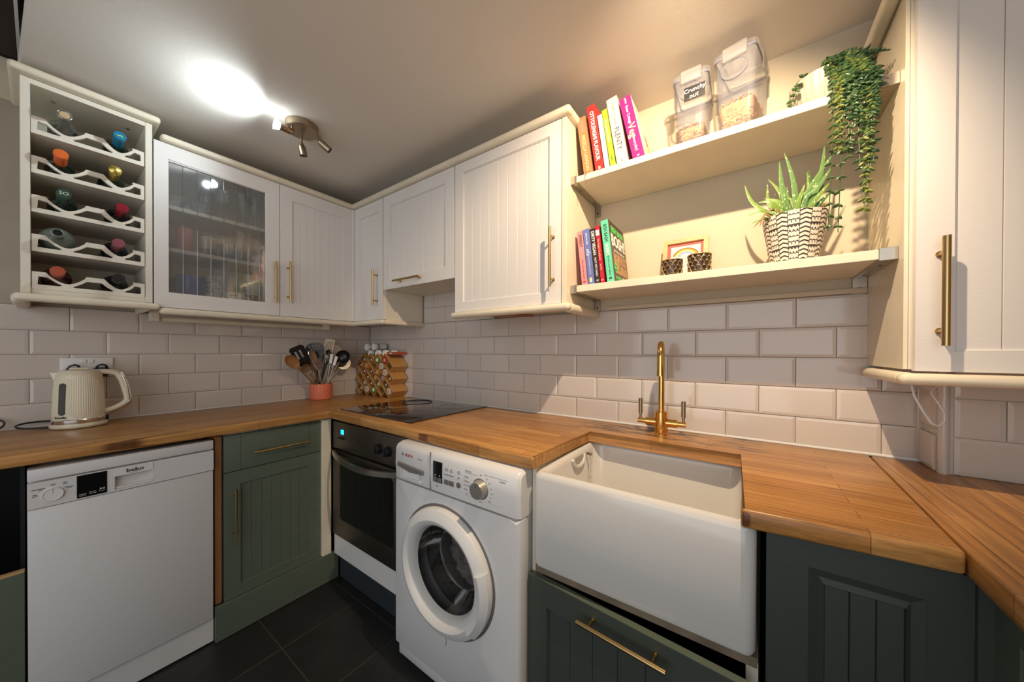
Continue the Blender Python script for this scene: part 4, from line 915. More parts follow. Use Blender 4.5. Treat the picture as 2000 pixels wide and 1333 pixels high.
# --- spice rack ------------------------------------------------------------
sx0, sy0 = .090, -.140
sr = thing('spice_rack', 'bamboo lattice spice rack of diamond cells in the corner', 'spice rack', (.26, -.08, .9205))
M['bamboo'] = mat('bamboo', (.46, .235, .075), .45, var=.18, vscale=12, stretch=(1, 6, 1))
ca, cb, depth = .0437, .0420, .120
sm = MB(); L_ = math.hypot(ca, cb); sm.box(-L_/2-.002, L_/2+.002, -depth/2, depth/2, -.0023, .0023, .0008, 1); sm = sm.mesh('slat'); finish(sm, M['bamboo'])
def slat(x, z, sgn):
    o = bpy.data.objects.new('slat', sm); o.matrix_local = T(x-.26, sy0+depth/2+.08, z-.9205) @ RY(-sgn*math.atan2(cb, ca)); COL.objects.link(o); o.parent = sr
cells = []; seen = set()
for row in range(6):
    z = .965+row*cb; n = 5 if row % 2 == 0 else 5
    for k in range(n):
        x = sx0+k*2*ca+(0 if row % 2 == 0 else -ca)
        if row % 2 and k == 0: continue
        cells.append((x, z, row, k))
    if row % 2 and row in (1, 3): pass
for x, z, row, k in cells:
    for dx, dz, sg in ((-.5, -.5, -1), (.5, -.5, 1), (-.5, .5, 1), (.5, .5, -1)):
        key = (round((x+dx*ca)*500), round((z+dz*cb)*500))
        if key in seen: continue
        seen.add(key); slat(x+dx*ca, z+dz*cb, sg)
def capmat(n, c): M[n] = mat(n+'_lid', c, .4); return M[n]
cols = dict(black=(.012, .011, .010), orange=(.55, .17, .02), green=(.10, .25, .06), red=(.45, .01, .03), white=(.60, .57, .52), mint=(.38, .52, .38), cream=(.60, .42, .22), lilac=(.42, .38, .50), brown=(.16, .065, .02), amber=(.50, .19, .02), teal=(.02, .07, .08))
for k, c in cols.items(): capmat('cap_'+k, c)
plan = {0: ['brown', 'white', 'green', None, 'white'], 1: [None, 'mint', 'brown', 'mint', 'black'], 2: [None, 'brown', 'cream', 'lilac', 'brown'], 3: [None, 'teal', 'black', 'amber', 'white'], 4: ['black', 'orange', None, 'white', None], 5: [None, 'teal', 'brown', 'green', 'red']}
rown = ['lowest', 'second', 'third', 'fourth', 'fifth', 'top']; pos = ['far left', 'left', 'middle', 'right', 'far right']
for x, z, row, k in cells:
    c = plan[row][k]
    if c is None: continue
    big = c in ('orange', 'amber', 'green', 'red', 'white'); rr = .0235 if big else .0165
    rr = min(rr, .0262)
    t = thing('spice_jar', f'spice jar with {c} lid, {rown[row]} row of the rack, {pos[k]}', 'jar', (x, sy0+.06, z-.004), 'spice jars in the bamboo rack')
    F = FB(x, sy0+.098, z)
    yy = .098 if big else .086
    mb = MB(F); mb.cyl((0, 0, 0), (0, 0, yy-.016), rr*.92, n=20); part('jar_body', mb, M['bg_brown'] if c in ('black', 'brown') else M['cap_cream'], t)
    mb = MB(F); mb.lathe([(rr*.9, yy-.018), (rr, yy-.017), (rr, yy-.002), (rr*.92, yy), (.001, yy)], 24); part('lid', mb, M['cap_'+c], t)
    mb = MB(F); mb.cyl((0, 0, yy), (0, 0, yy+.0006), rr*.55, n=18); part('lid_label', mb, M['inkw'] if c in ('black', 'brown', 'teal', 'mint', 'green') else M['cap_cream'], t)
ztop = .965+5*cb+cb
tops = [(.222, ztop+.004, 0), (.310, ztop+.004, 1), (.397, ztop+.004, 2), (.178, ztop+.048, 3), (.266, ztop+.050, 4)]
tl = ['lower left', 'lower middle', 'lower right', 'upper left', 'upper right']
for x, z, i in tops:
    t = thing('shaker_jar', f'white lidded glass shaker lying on the spice rack, {tl[i]} of the pile', 'jar', (x, -.08, z-.024), 'white lidded jars on top of the spice rack')
    F = FB(x-ca*.5+.0, -.025, z)
    mb = MB(F); mb.lathe([(.018, 0), (.0225, .002), (.0225, .075), (.019, .082)], 24); part('jar_body', mb, M['plastic'], t)
    mb = MB(F); mb.cyl((0, 0, .012), (0, 0, .058), .0229, n=24); part('paper_label', mb, M['white2'], t)
    mb = MB(F); mb.lathe([(.0225, .080), (.0240, .082), (.0240, .101), (.0225, .103), (.017, .103), (.016, .1018), (.001, .1018)], 28); part('lid', mb, M['inkw'], t)
mb = MB(); mb.box(.385, .475, -.125, -.025, ztop-.006, ztop+.014, .001, 1); bx = single('spice_box', mb, mat('russet_card', (.33, .055, .02), .5), 'flat russet packet lying on top of the spice rack', 'box', (.43, -.07, ztop-.006))
mb = MB(FB(.425, -.1253, ztop+.002)); mb.box(0, .036, 0, .006, 0, .0004); part('packet_label', mb, M['inkw'], bx)

# --- books -----------------------------------------------------------------
M['paper'] = mat('page_block', (.66, .58, .46), .8, bump=.4, bscale=300, stretch=(1, .02, .02))
def book(name, label, x, z, th, H, D, col, lean, spine=(), cover=None, ys=-.238, group='cookbooks', page=None):
    """spine faces the room; th thickness, H height, D depth; leans left by 'lean' degrees"""
    t = thing(name, label, 'book', (x, ys, z), group); a = math.radians(lean)
    U = (math.cos(a), 0, math.sin(a)); V = (-math.sin(a), 0, math.cos(a)); F = fr((x, ys, z), U, V, (0, -1, 0))
    m = mat(label[:12]+'_cover', col, .42)
    mb = MB(F); c = .0028
    mb.box(0, th, 0, H, -.003, 0, .001, 1); mb.box(0, c, 0, H, -D, -.001); mb.box(th-c, th, 0, H, -D, -.001); part('cover', mb, m, t)
    mb = MB(F); mb.box(c, th-c, .003, H-.003, -D+.004, -.003); part('page_block', mb, M['paper'], t)
    for s_, size, v, colr, kw in spine:
        G = F @ T(th/2, v, .0002) @ RZ(-pi/2); texts([(s_, size, G, kw)], colr, t)
    if cover: cover(t, F, th, H, D)
    return t
def sp_(s, size, v, m='inkw', **kw): return (s, size, v, M[m], kw)
Z2 = 1.9325
M['inkp'] = mat('rose_print', (.62, .30, .28), .6); M['inky'] = mat('cream_yellow_print', (.80, .66, .35), .6)
b = book('cookbook', 'tan brown cookbook with faint silver title, first on upper shelf', 1.877, Z2, .036, .245, .19, (.37, .195, .085), 8.0, [sp_('FEAST', .020, .205, 'inkp', sx=.95), sp_('NIGELLA LAWSON', .0195, .095, 'inky', sx=.9)], group='cookbooks on the upper shelf')
mb = MB(); mb.tube([(1.893, -.240, Z2+.004), (1.895, -.266, Z2+.002), (1.896, -.2705, Z2-.01), (1.899, -.271, Z2-.045)], .0022, 6, .3); part('ribbon', mb, mat('brown_ribbon', (.20, .05, .03), .6), b, 'thin brown ribbon marker hanging over the shelf edge')
book('cookbook', 'bright red cookbook with white capital title', 1.925, Z2, .033, .277, .20, (.56, .035, .030), 8.5, [sp_('OTTOLENGHI FLAVOUR', .0215, .150, 'inkw', bold=.0005, sx=.86), sp_('EB', .012, .018)], group='cookbooks on the upper shelf')
book('cookbook', 'slim blank white book between red and lime green', 1.962, Z2, .018, .225, .19, (.72, .70, .64), 8.5, group='cookbooks on the upper shelf')
book('cookbook', 'thin lime green cookbook', 1.984, Z2, .020, .238, .19, (.38, .56, .03), 9.0, [sp_('the green kitchen', .012, .15, 'inkw', sx=1.1), sp_('SHARE', .008, .04, 'ink')], group='cookbooks on the upper shelf')
book('cookbook', 'pale cream padded cookbook with thin black title', 2.009, Z2, .040, .270, .20, (.66, .58, .48), 9.5, [sp_('YOTAM OTTOLENGHI', .0095, .205, 'ink', sx=.95), sp_('PLENTY', .026, .105, 'ink', sx=1.0), sp_('EB', .010, .018, 'ink')], group='cookbooks on the upper shelf')
def vegcover(t, F, th, H, D):
    G = F @ fr((th+.0002, 0, 0), (0, 0, -1), (0, 1, 0), (1, 0, 0))
    mb = MB(G); mb.box(.004, D-.002, .004, H-.004, 0, .0004); part('cover_print', mb, mat('cream_cover', (.72, .66, .58), .4), t)
    mb = MB(G); mb.prism([(.10, .145), (.135, .150), (.16, .120), (.176, .07), (.18, .03), (.165, .04), (.14, .085), (.115, .11)], .0004, .0009); part('cover_photo', mb, mat('skin_tone_print', (.42, .20, .10), .5, var=.4, vscale=30), t)
    for i in range(9):
        mb = MB(G); x = .10+.008*i; mb.tube([(x, .012, .0009), (x+random.uniform(-.01, .01), .05, .0009), (x+random.uniform(-.02, .015), .085+random.uniform(-.02, .01), .0009)], .0035, 5, .2); part('leaf_print', mb, mat('leaf_green_print', (.22, .42, .05), .5) if i == 0 else M['leafp'], t) if i else None
    texts([('with love from the garden', .008, G @ T(.07, .19, .0005) @ RZ(-.8), {})], M['inkg'], t)
M['leafp'] = mat('leaf_print_green', (.22, .42, .05), .5)
book('cookbook', 'thick magenta cookbook, rightmost on the upper shelf', 2.068, Z2, .041, .252, .195, (.52, .015, .17), 12.5, [sp_('River Cottage', .0145, .180, 'inkw', sx=.9), ('Veg', .036, .128-.012, M['inky'], dict(bold=.0005)), sp_('everyday!', .0145, .062, 'inkw'), sp_('B', .012, .016), sp_('HFW', .010, .236)], vegcover, group='cookbooks on the upper shelf')
Z1 = 1.5005
book('cookbook', 'slim pink paperback, leftmost on the lower shelf', 1.869, Z1, .024, .222, .19, (.72, .26, .28), 6.2, [sp_('SPEEDY', .0175, .182, 'ink', bold=.0002, sx=.9), sp_('BOSH!', .0165, .126, 'inkp', bold=.0006), sp_('HENRY FIRTH & IAN THEASBY', .0062, .065, 'ink'), sp_('B', .014, .014, 'inkr', bold=.0006)], group='cookbooks on the lower shelf')
def egg(t, F, th, H, D):
    mb = MB(F @ T(th/2, .019, .0003)); mb.curve2d([oval(.0055, .010)], 0, .0004); part('spine_emblem', mb, M['inky'], t)
book('cookbook', 'blue cookbook with handwritten white title', 1.896, Z1, .026, .225, .19, (.13, .17, .44), 6.4, [sp_('deliciously', .0115, .186), sp_('ella', .021, .132, shear=.3), sp_('THE PLANT-BASED COOKBOOK', .0055, .08)], egg, group='cookbooks on the lower shelf')
book('cookbook', 'black scrawl-lettered cookbook beside the blue one', 1.925, Z1, .020, .222, .19, (.035, .022, .018), 6.6, [sp_('DIRTY VEGAN', .0165, .163, 'inkw', bold=.0003, sx=.92), sp_('MATT PRITCHARD', .0115, .068, 'inkw', sx=.78), sp_('B', .012, .014)], group='cookbooks on the lower shelf')
def redtop(t, F, th, H, D):
    mb = MB(F); mb.box(.0005, th-.0005, H-.040, H-.018, 0, .0004); part('spine_panel', mb, M['inkw'], t)
book('cookbook', 'thin scarlet cookbook with white block near the top', 1.947, Z1, .015, .230, .19, (.46, .012, .03), 6.4, [sp_('The Vegan Cookbook', .0095, .135, 'inky'), ('Q', .010, .200, M['inkr'], {}), sp_('gaz oakley', .006, .065), sp_('&', .010, .014)], redtop, group='cookbooks on the lower shelf')
def bosh(t, F, th, H, D):
    G = F @ fr((th+.0002, 0, 0), (0, 0, -1), (0, 1, 0), (1, 0, 0))
    mb = MB(G); mb.box(.0, D, .0, H, 0, .0004); part('front_cover', mb, mat('dark_brown_cover', (.075, .045, .030), .4), t)
    g = mat('neon_green_print', (.10, .62, .14), .5)
    texts([('BISH BASH', .034, G @ T(.098, .213, .0006), dict(bold=.0010, sx=.93))], g, t, 'title_lettering'); texts([('AMAZING', .017, G @ T(.060, .020, .0006), dict(bold=.0004))], g, t, 'cover_lettering')
    texts([('BOSH!', .066, G @ T(.098, .168, .0006), dict(bold=.0018, sx=.90))], M['inkw'], t, 'title_lettering')
    texts([('SIMPLE PLANTS * AMAZING FOOD', .0085, G @ T(.098, .130, .0006), {}), ('ALL PLANTS', .0085, G @ T(.13, .028, .0006), {})], M['inkw'], t, 'cover_lettering')
    fm = mat('food_photo_print', (.42, .24, .11), .5, var=.6, vscale=45)
    for q in ((.022, .092, .040, .122), (.097, .135, .082, .122), (.140, .178, .082, .122), (.097, .178, .040, .077)):
        mb = MB(G); mb.box(*q, .0004, .0009); part('food_photo', mb, fm, t)
    mb = MB(G @ T(.032, .058, .0010)); mb.curve2d([oval(.017, .021)], 0, .0005); part('sticker', mb, g, t)
    texts([('OVER\n80\nRECIPES', .0085, G @ T(.032, .058, .0016), {})], M['ink'], t)
book('cookbook', 'mint green spined cookbook, cover with chunky white title, rightmost on lower shelf', 1.972, Z1, .029, .244, .19, (.13, .60, .36), 6.6, [sp_('BISH BASH', .018, .194, 'ink', bold=.0002, sx=.82), sp_('BOSH!', .0165, .127, 'inkw', bold=.0006), sp_('HENRY FIRTH & IAN THEASBY', .0065, .070, 'ink'), sp_('B', .015, .016, 'ink', bold=.0006)], bosh, group='cookbooks on the lower shelf')

# --- cereal containers -----------------------------------------------------
def container(x, y, rot, hx0, hx1, hy0, hy1, H, label, fill, blabel=None):
    t = thing('cereal_container', label, 'container', (x, y, Z2), 'clear cereal containers')
    K = T(x, y, Z2) @ RZ(rot)
    mb = MB(K); mb.rrect([(0, 0, hx0, hy0, .014, .0), (0, 0, hx0+.002, hy0+.002, .016, .004), (0, 0, hx0+(hx1-hx0)*.45, hy0+(hy1-hy0)*.45, .016, H*.45), (0, 0, hx1, hy1, .018, H-.030)], 5, True, False); part('tub', mb, M['plastic'], t)
    mb = MB(K); mb.rrect([(0, 0, hx1+.003, hy1+.003, .019, H-.032), (0, 0, hx1+.004, hy1+.004, .020, H-.028), (0, 0, hx1+.004, hy1+.004, .020, H-.012), (0, 0, hx1-.004, hy1-.004, .018, H-.004), (0, 0, hx1-.012, hy1-.012, .016, H-.006)], 5, False, True); ld = part('lid', mb, M['plastic'], t)
    mb = MB(K); mb.rrect([(0, 0, hx1+.0005, hy1+.0005, .018, H-.027), (0, 0, hx1+.0005, hy1+.0005, .018, H-.022), (0, 0, hx1-.003, hy1-.003, .016, H-.022), (0, 0, hx1-.003, hy1-.003, .016, H-.027)], 5, False, False); part('seal', mb, M['seal'], ld)
    mb = MB(K); mb.box(-hx1*.55, hx1*.62, -hy1-.012, -hy1-.004, H-.048, H-.006, .004, 3); part('front_clip', mb, M['white_lid'], ld)
    for s_ in (-1, 1):
        mb = MB(K); mb.box(s_*(hx1+.006)-.002, s_*(hx1+.006)+.002, -hy1*.3, hy1*.3, H-.075, H-.010, .0015, 1); part('side_clip', mb, M['white_lid'], ld)
    mb = MB(K @ fr((0, -hy1*.96, H*.74), (1, 0, 0), (0, .035, 1), (0, -1, .035)))
    pts = [(hx1*.62*math.cos(a)-.004*math.sin(a), .030*math.sin(a)) for a in [2*pi*i/28 for i in range(28)]]
    mb.tube([(p[0], p[1]+.006*p[0]/hx1, .002) for p in pts], .0016, 6, closed=True); part('pour_flap_ring', mb, M['seal'], t)
    return t, K
t, K = container(2.247, -.108, .0, .038, .054, .072, .090, .281, 'narrower clear cereal container with black handwritten label, beside the books', 0)
L_ = K @ fr((.012, -.0905, .196), (1, 0, 0), (0, -.06, 1), (0, -1, -.06))
mb = MB(L_); mb.box(-.031, .032, -.022, .022, .0, .0012, .0004, 1); lb = part('chalk_label', mb, M['black'], t)
texts([('Crunchy', .019, L_ @ T(0, .009, .0014) @ RZ(.05), dict(shear=.15)), ('nut', .021, L_ @ T(-.002, -.011, .0014) @ RZ(.08), dict(shear=.15))], M['inkw'], lb)
t2, K2 = container(2.392, -.110, -.20, .046, .058, .080, .098, .292, 'larger clear cereal container, half full of flakes, unlabelled', 0)
M['flake'] = mat('cereal_flake', (.50, .26, .09), .7, var=.4, vscale=60)
def flakes(K, hx, hy, h0, h1, label, loc):
    b = MB(K); b.rrect([(0, 0, hx-.004, hy-.004, .012, .005), (0, 0, hx+(h0*.05), hy+(h0*.05)-.002, .012, h0*.9)], 4)
    for i in range(1150):
        s_ = random.random()
        if s_ < .55: y = -hy-.001; x = random.uniform(-hx, hx); z = random.uniform(.008, h0)
        elif s_ < .85: x = hx+.001; y = random.uniform(-hy, hy); z = random.uniform(.008, h0+(h1-h0)*(y+hy)/(2*hy))
        else: x = random.uniform(-hx, hx); y = random.uniform(-hy, hy); z = h0+(h1-h0)*max(0, (y+hy)/(2*hy))*.8+random.uniform(-.008, .004)
        q = 1+z*.22
        R = (Matrix.Rotation(random.uniform(0, 6), 3, 'X') @ Matrix.Rotation(random.uniform(0, 6), 3, 'Z'))
        c = Vector((x*q*.93, y*q*.955, z)); r_ = random.uniform(.0045, .0075)
        p = [c+R @ Vector((r_, 0, 0)), c+R @ Vector((.2*r_, r_*.7, r_*.3)), c+R @ Vector((-r_, .1*r_, 0)), c+R @ Vector((-.1*r_, -r_*.7, r_*.35))]
        b.quad(*p)
    single('cereal', b, M['flake'], label, 'cereal', loc, stuff=True, smooth=0)
flakes(K, .037, .070, .098, .120, 'pale bran flakes filling the bottom of the labelled container', (2.247, -.108, Z2))
flakes(K2, .044, .078, .128, .140, 'toasted flakes half filling the larger container', (2.392, -.110, Z2))

# --- picture frame, candle holders ------------------------------------------
pf = thing('picture_frame', 'small pale wood frame with a painted rainbow card, leaning on the wall', 'picture', (2.213, -.10, Z1))
F = FB(2.136, -.098, Z1+.0015) @ RX(-.26)
M['pale'] = mat('pale_wood', (.62, .40, .19), .5, var=.12, vscale=20, stretch=(1, 1, 4)); W_, H_ = .156, .182
mb = MB(F); mb.curve2d([[(0, 0), (W_, 0), (W_, H_), (0, H_)], [(.016, .016), (W_-.016, .016), (W_-.016, H_-.016), (.016, H_-.016)]], -.016, 0); part('frame', mb, M['pale'], pf)
mb = MB(F); mb.box(.010, W_-.010, .010, H_-.010, -.014, -.009); part('coral_mount', mb, mat('coral_card', (.55, .115, .085), .7), pf)
mb = MB(F); mb.box(.028, W_-.026, .012, H_-.029, -.009, -.0082); cd_ = part('card', mb, mat('white_card', (.72, .68, .62), .8), pf)
for k, (c, nm) in enumerate((((.62, .10, .04), 'red'), ((.70, .35, .04), 'orange'), ((.75, .60, .12), 'yellow'), ((.25, .50, .55), 'aqua'), ((.36, .26, .50), 'lilac'))):
    r1, r0 = .047-.0052*k, .047-.0052*(k+1); n = 20; a0, a1 = math.radians(12), math.radians(166)
    pts = [(r1*math.cos(a0+(a1-a0)*i/n), r1*.86*math.sin(a0+(a1-a0)*i/n)) for i in range(n+1)]+[(r0*math.cos(a1-(a1-a0)*i/n), r0*.86*math.sin(a1-(a1-a0)*i/n)) for i in range(n+1)]
    mb = MB(F @ T(.080, .104, -.0082)); mb.prism(pts, 0, .0003); part('rainbow_arc', mb, mat('rainbow_'+nm, c, .7), cd_)
texts([('When', .011, F @ T(.080, .101, -.0078), {}), ('it rains look for', .0105, F @ T(.080, .086, -.0078), {}), ('rainbows', .0155, F @ T(.090, .070, -.0078), {}), ('when it is dark', .010, F @ T(.085, .052, -.0078), {}), ('look for stars', .010, F @ T(.085, .036, -.0078), {})], M['inkg'], cd_)
M['lat'] = mat('aged_gold_lattice', (.42, .27, .12), .4, .8)
M['smoke'] = mat('smoked_mirror_glass', (.06, .04, .03), .12, .3)
for i, (x, R, h, lab) in enumerate(((2.192, .0335, .062, 'smaller brass lattice candle holder, left, in front of the rainbow picture'), (2.277, .0350, .068, 'larger brass lattice candle holder at the right of the picture'))):
    y = -.200; t = thing('candle_holder', lab, 'candle holder', (x, y, Z1), 'brass lattice candle holders')
    mb = MB(); mb.lathe([(.001, Z1+.0005), (R-.003, Z1+.0005), (R-.002, Z1+.002), (R-.002, Z1+h-.002), (R-.004, Z1+h-.002), (R-.004, Z1+.004), (.001, Z1+.004)], 40, (x, y, 0)); part('glass_cup', mb, M['smoke'], t)
    mb = MB(); n = 12; rows = 4; hh = h-.008
    for s_ in (1, -1):
        for k in range(n):
            mb.tube([(x+R*math.cos(2*pi*k/n+s_*2*pi/n*rows/2*j/12), y+R*math.sin(2*pi*k/n+s_*2*pi/n*rows/2*j/12), Z1+.003+hh*j/12) for j in range(13)], .0011, 5)
    part('lattice', mb, M['lat'], t, stuff=True)
    for zz in (Z1+.002, Z1+h-.004):
        mb = MB(); mb.tube([(x+R*math.cos(a*pi/20), y+R*math.sin(a*pi/20), zz) for a in range(40)], .0021, 8, closed=True); part('rim', mb, M['lat'], t)
    mb = MB()
    for r_ in range(rows):
        for k in range(n):
            a = 2*pi*(k+.5*(r_ % 2)+.5)/n; z = Z1+.003+hh*(r_+.5)/rows; mb.ball((x+(R-.0012)*math.cos(a), y+(R-.0012)*math.sin(a), z), .0024, n=6)
    part('beads', mb, M['steel'], t, stuff=True)

# --- aloe ------------------------------------------------------------------
ax, ay = 2.527, -.146
al = thing('aloe_plant', 'spiky speckled aloe in a black and cream patterned pot', 'plant', (ax, ay, Z1))
M['apot'] = banded('tribal_print', (.68, .60, .50), (.030, .022, .024), 17, .0125, .36, .42, True)
mb = MB(); mb.lathe([(.001, Z1+.0005), (.054, Z1+.0005), (.057, Z1+.003), (.0785, Z1+.150), (.0785, Z1+.153), (.0745, Z1+.153), (.070, Z1+.135), (.001, Z1+.135)], 64, (ax, ay, 0)); part('pot', mb, M['apot'], al)
mb = MB(); mb.lathe([(.071, Z1+.137), (.05, Z1+.143), (.001, Z1+.146)], 24, (ax, ay, 0)); part('soil', mb, mat('soil', (.08, .045, .025), .95, bump=1, bscale=100, var=.6, vscale=80), al)
def speck(name, c):
    m = mat(name, c, .42); nt = m.node_tree; b = nt.nodes['Principled BSDF']; tc_ = nt.nodes.new('ShaderNodeTexCoord'); v = nt.nodes.new('ShaderNodeTexVoronoi'); v.inputs['Scale'].default_value = 150
    mp = nt.nodes.new('ShaderNodeMapping'); mp.inputs['Scale'].default_value = (1, 1, .45); nt.links.new(tc_.outputs['Object'], mp.inputs[0]); nt.links.new(mp.outputs[0], v.inputs['Vector'])
    r_ = nt.nodes.new('ShaderNodeMapRange'); r_.inputs[1].default_value = .22; r_.inputs[2].default_value = .30; r_.inputs[3].default_value = 1; r_.inputs[4].default_value = 0; nt.links.new(v.outputs['Distance'], r_.inputs[0])
    mx = nt.nodes.new('ShaderNodeMix'); mx.data_type = 'RGBA'; nt.links.new(r_.outputs[0], mx.inputs['Factor']); mx.inputs['A'].default_value = (*c, 1); mx.inputs['B'].default_value = (.48, .55, .30, 1); nt.links.new(mx.outputs['Result'], b.inputs['Base Color']); return m
AL = [speck('aloe_green', (.12, .24, .07)), speck('aloe_lime', (.18, .29, .055)), speck('aloe_dark', (.06, .14, .035)), mat('aloe_dry', (.28, .17, .07), .7)]
def leaf3(base, mid, tip, w_, th, m, par=al, name='leaf'):
    P = smooth_path([Vector(base), Vector(mid), Vector(tip)], 6); n = len(P); rs = []
    for k, p in enumerate(P):
        d = (P[min(k+1, n-1)]-P[max(k-1, 0)]).normalized(); out = Vector((p.x-ax, p.y-ay, 0)); side = d.cross(Vector((.3, -1, .2))).normalized()
        nn = side.cross(d).normalized(); q = (1-(k/(n-1))**1.6)*w_+.0004; tt = (1-(k/(n-1))**1.6)*th+.0003
        rs.append([p+side*q, p+side*q*.5-nn*tt, p-side*q*.5-nn*tt, p-side*q, p-side*q*.5+nn*tt*.25, p+side*q*.5+nn*tt*.25])
    mb = MB(); mb.rings(rs); return part(name, mb, m, par)
zr = Z1+.146
spec_ = [((-.035, -.03), (2.425, -.17, 1.715), (2.402, -.165, 1.781), .0085, 1), ((-.020, -.035), (2.466, -.17, 1.700), (2.461, -.165, 1.768), .0075, 1), ((-.010, -.01), (2.492, -.15, 1.740), (2.463, -.14, 1.794), .0075, 1), ((-.012, -.03), (2.497, -.17, 1.745), (2.490, -.165, 1.831), .0100, 0),
         ((.005, -.035), (2.522, -.175, 1.76), (2.501, -.165, 1.855), .0088, 0), ((.012, 0), (2.560, -.14, 1.71), (2.559, -.13, 1.793), .0075, 1), ((.020, .02), (2.568, -.12, 1.73), (2.566, -.10, 1.812), .0085, 2), ((.020, -.02), (2.585, -.155, 1.76), (2.596, -.15, 1.857), .0090, 0),
         ((.0, -.04), (2.562, -.185, 1.725), (2.612, -.165, 1.815), .0085, 0), ((.006, -.045), (2.570, -.19, 1.705), (2.607, -.175, 1.772), .0100, 0), ((.010, .0), (2.52, -.14, 1.715), (2.480, -.13, 1.745), .0040, 1), ((.0, .0), (2.54, -.13, 1.715), (2.575, -.12, 1.748), .0045, 1),
         ((-.04, -.04), (2.445, -.21, 1.672), (2.411, -.21, 1.664), .0050, 1), ((-.045, -.02), (2.45, -.20, 1.652), (2.418, -.20, 1.640), .0050, 1), ((-.03, -.05), (2.47, -.215, 1.690), (2.436, -.21, 1.700), .0095, 1), ((-.03, -.045), (2.49, -.20, 1.690), (2.452, -.20, 1.712), .0090, 1),
         ((.02, -.045), (2.575, -.20, 1.685), (2.600, -.19, 1.722), .0080, 1), ((.03, -.04), (2.585, -.19, 1.675), (2.606, -.18, 1.700), .0080, 2), ((.0, -.05), (2.535, -.20, 1.69), (2.548, -.19, 1.735), .0070, 1), ((-.005, .01), (2.515, -.13, 1.70), (2.512, -.12, 1.765), .0085, 0),
         ((.03, -.01), (2.58, -.13, 1.71), (2.60, -.12, 1.75), .0080, 2), ((-.03, .01), (2.475, -.14, 1.69), (2.46, -.13, 1.72), .0080, 2), ((-.01, -.045), (2.50, -.20, 1.69), (2.50, -.20, 1.715), .0080, 0), ((.015, -.05), (2.55, -.20, 1.69), (2.575, -.20, 1.71), .0075, 0)]
for (dx, dy), mid, tip, w_, mi in spec_: leaf3((ax+dx, ay+dy, zr-.004), mid, tip, w_, w_*.45, AL[mi])
for dx, dy, mid, tip in ((-.05, -.03, (2.45, -.20, 1.65), (2.425, -.20, 1.628)), (-.045, -.04, (2.455, -.21, 1.66), (2.44, -.215, 1.622)), (-.03, -.05, (2.48, -.21, 1.672), (2.452, -.21, 1.665)), (.05, -.03, (2.59, -.19, 1.665), (2.602, -.20, 1.66))):
    leaf3((ax+dx, ay+dy, zr-.004), mid, tip, .005, .001, AL[3], name='dead_leaf')

# --- trailing succulent ----------------------------------------------------
tr = thing('trailing_plant', 'trailing succulent spilling from a white ribbed bowl over the upper shelf', 'plant', (2.602, -.135, Z2))
ox, oy = 2.600, -.132
mb = MB(); mb.lathe([(.001, Z2+.0005), (.050, Z2+.0005), (.055, Z2+.004), (.083, Z2+.075), (.086, Z2+.112), (.082, Z2+.112), (.078, Z2+.09), (.001, Z2+.085)], 168, (ox, oy, 0), lambda a, z: 1+(.020*math.cos(a*28) if z > Z2+.006 and z < Z2+.10 else 0)); part('ribbed_bowl', mb, mat('ivory_glaze', (.40, .35, .28), .4), tr)
GR = [mat('succulent_dark', (.022, .058, .024), .45), mat('succulent_green', (.050, .098, .030), .45), mat('succulent_lime', (.15, .18, .035), .5)]
def bead(b, c, d, L_, w_):
    R = zalign(d); c = Vector(c)
    rs = []
    for q, h in ((.35, .0), (.9, .25), (1.0, .45), (.62, .75), (.05, 1.0)):
        rs.append([c+R @ Vector((math.cos(2*pi*i/6)*w_*q, math.sin(2*pi*i/6)*w_*q*.7, h*L_)) for i in range(6)])
    b.rings(rs)
rng = random.Random(11)
def strand(pts, m, L_=.0148, w_=.0056, step=.0088):
    P = smooth_path(pts, 8); mb = MB(); mb.tube(P, .0011, 5); acc = 0; side = 1
    for a_, b_ in zip(P, P[1:]):
        acc += (b_-a_).length
        if acc >= step:
            acc = 0
            d = (b_-a_).normalized()
            for s_ in (1, -1):
                th = rng.uniform(-.9, .9)+(0 if s_ > 0 else pi); o = Vector((math.cos(th), math.sin(th)-.35, 0)); o = (o-d*o.dot(d)).normalized()
                k = rng.uniform(.75, 1.15); bead(mb, a_+d*rng.uniform(0, .004), o*.8+d*rng.uniform(.1, .9), L_*k, w_*k)
    return part('strand', mb, m, tr)
def over(x0, x1, zend, yo=-.283, sx=None, h=.165, mi=1, **k):
    sx = sx if sx is not None else ox+rng.uniform(-.03, .03)
    strand([(sx, oy+rng.uniform(-.03, .02), Z2+.09), ((sx*2+x0)/3, oy-.045, Z2+h*.85+rng.uniform(-.01, .01)), ((sx+x0*2)/3, -.225, Z2+h*.58), (x0, yo+.008, Z2+.012), (x0+rng.uniform(-.004, .004), yo, (Z2+zend)/2+.05), (x1, yo, zend)], GR[mi], **k)
over(2.592, 2.585, 1.560, mi=1); over(2.612, 2.604, 1.553, mi=1); over(2.607, 2.604, 1.765, mi=2); over(2.622, 2.622, 1.735, mi=1); over(2.634, 2.624, 1.760, mi=1)
over(2.650, 2.652, 1.590, mi=2); over(2.660, 2.650, 1.640, mi=1); over(2.664, 2.657, 1.610, mi=2); over(2.668, 2.662, 1.690, mi=1); over(2.640, 2.645, 1.700, mi=1); over(2.672, 2.668, 1.72, mi=0); over(2.655, 2.660, 1.76, mi=1)
over(2.676, 2.668, 1.83, mi=0); over(2.63, 2.63, 1.82, mi=0); over(2.645, 2.642, 1.80, mi=0); over(2.618, 2.616, 1.84, mi=0); over(2.655, 2.655, 1.85, mi=0); over(2.64, 2.636, 1.86, mi=0); over(2.625, 2.628, 1.88, mi=1)
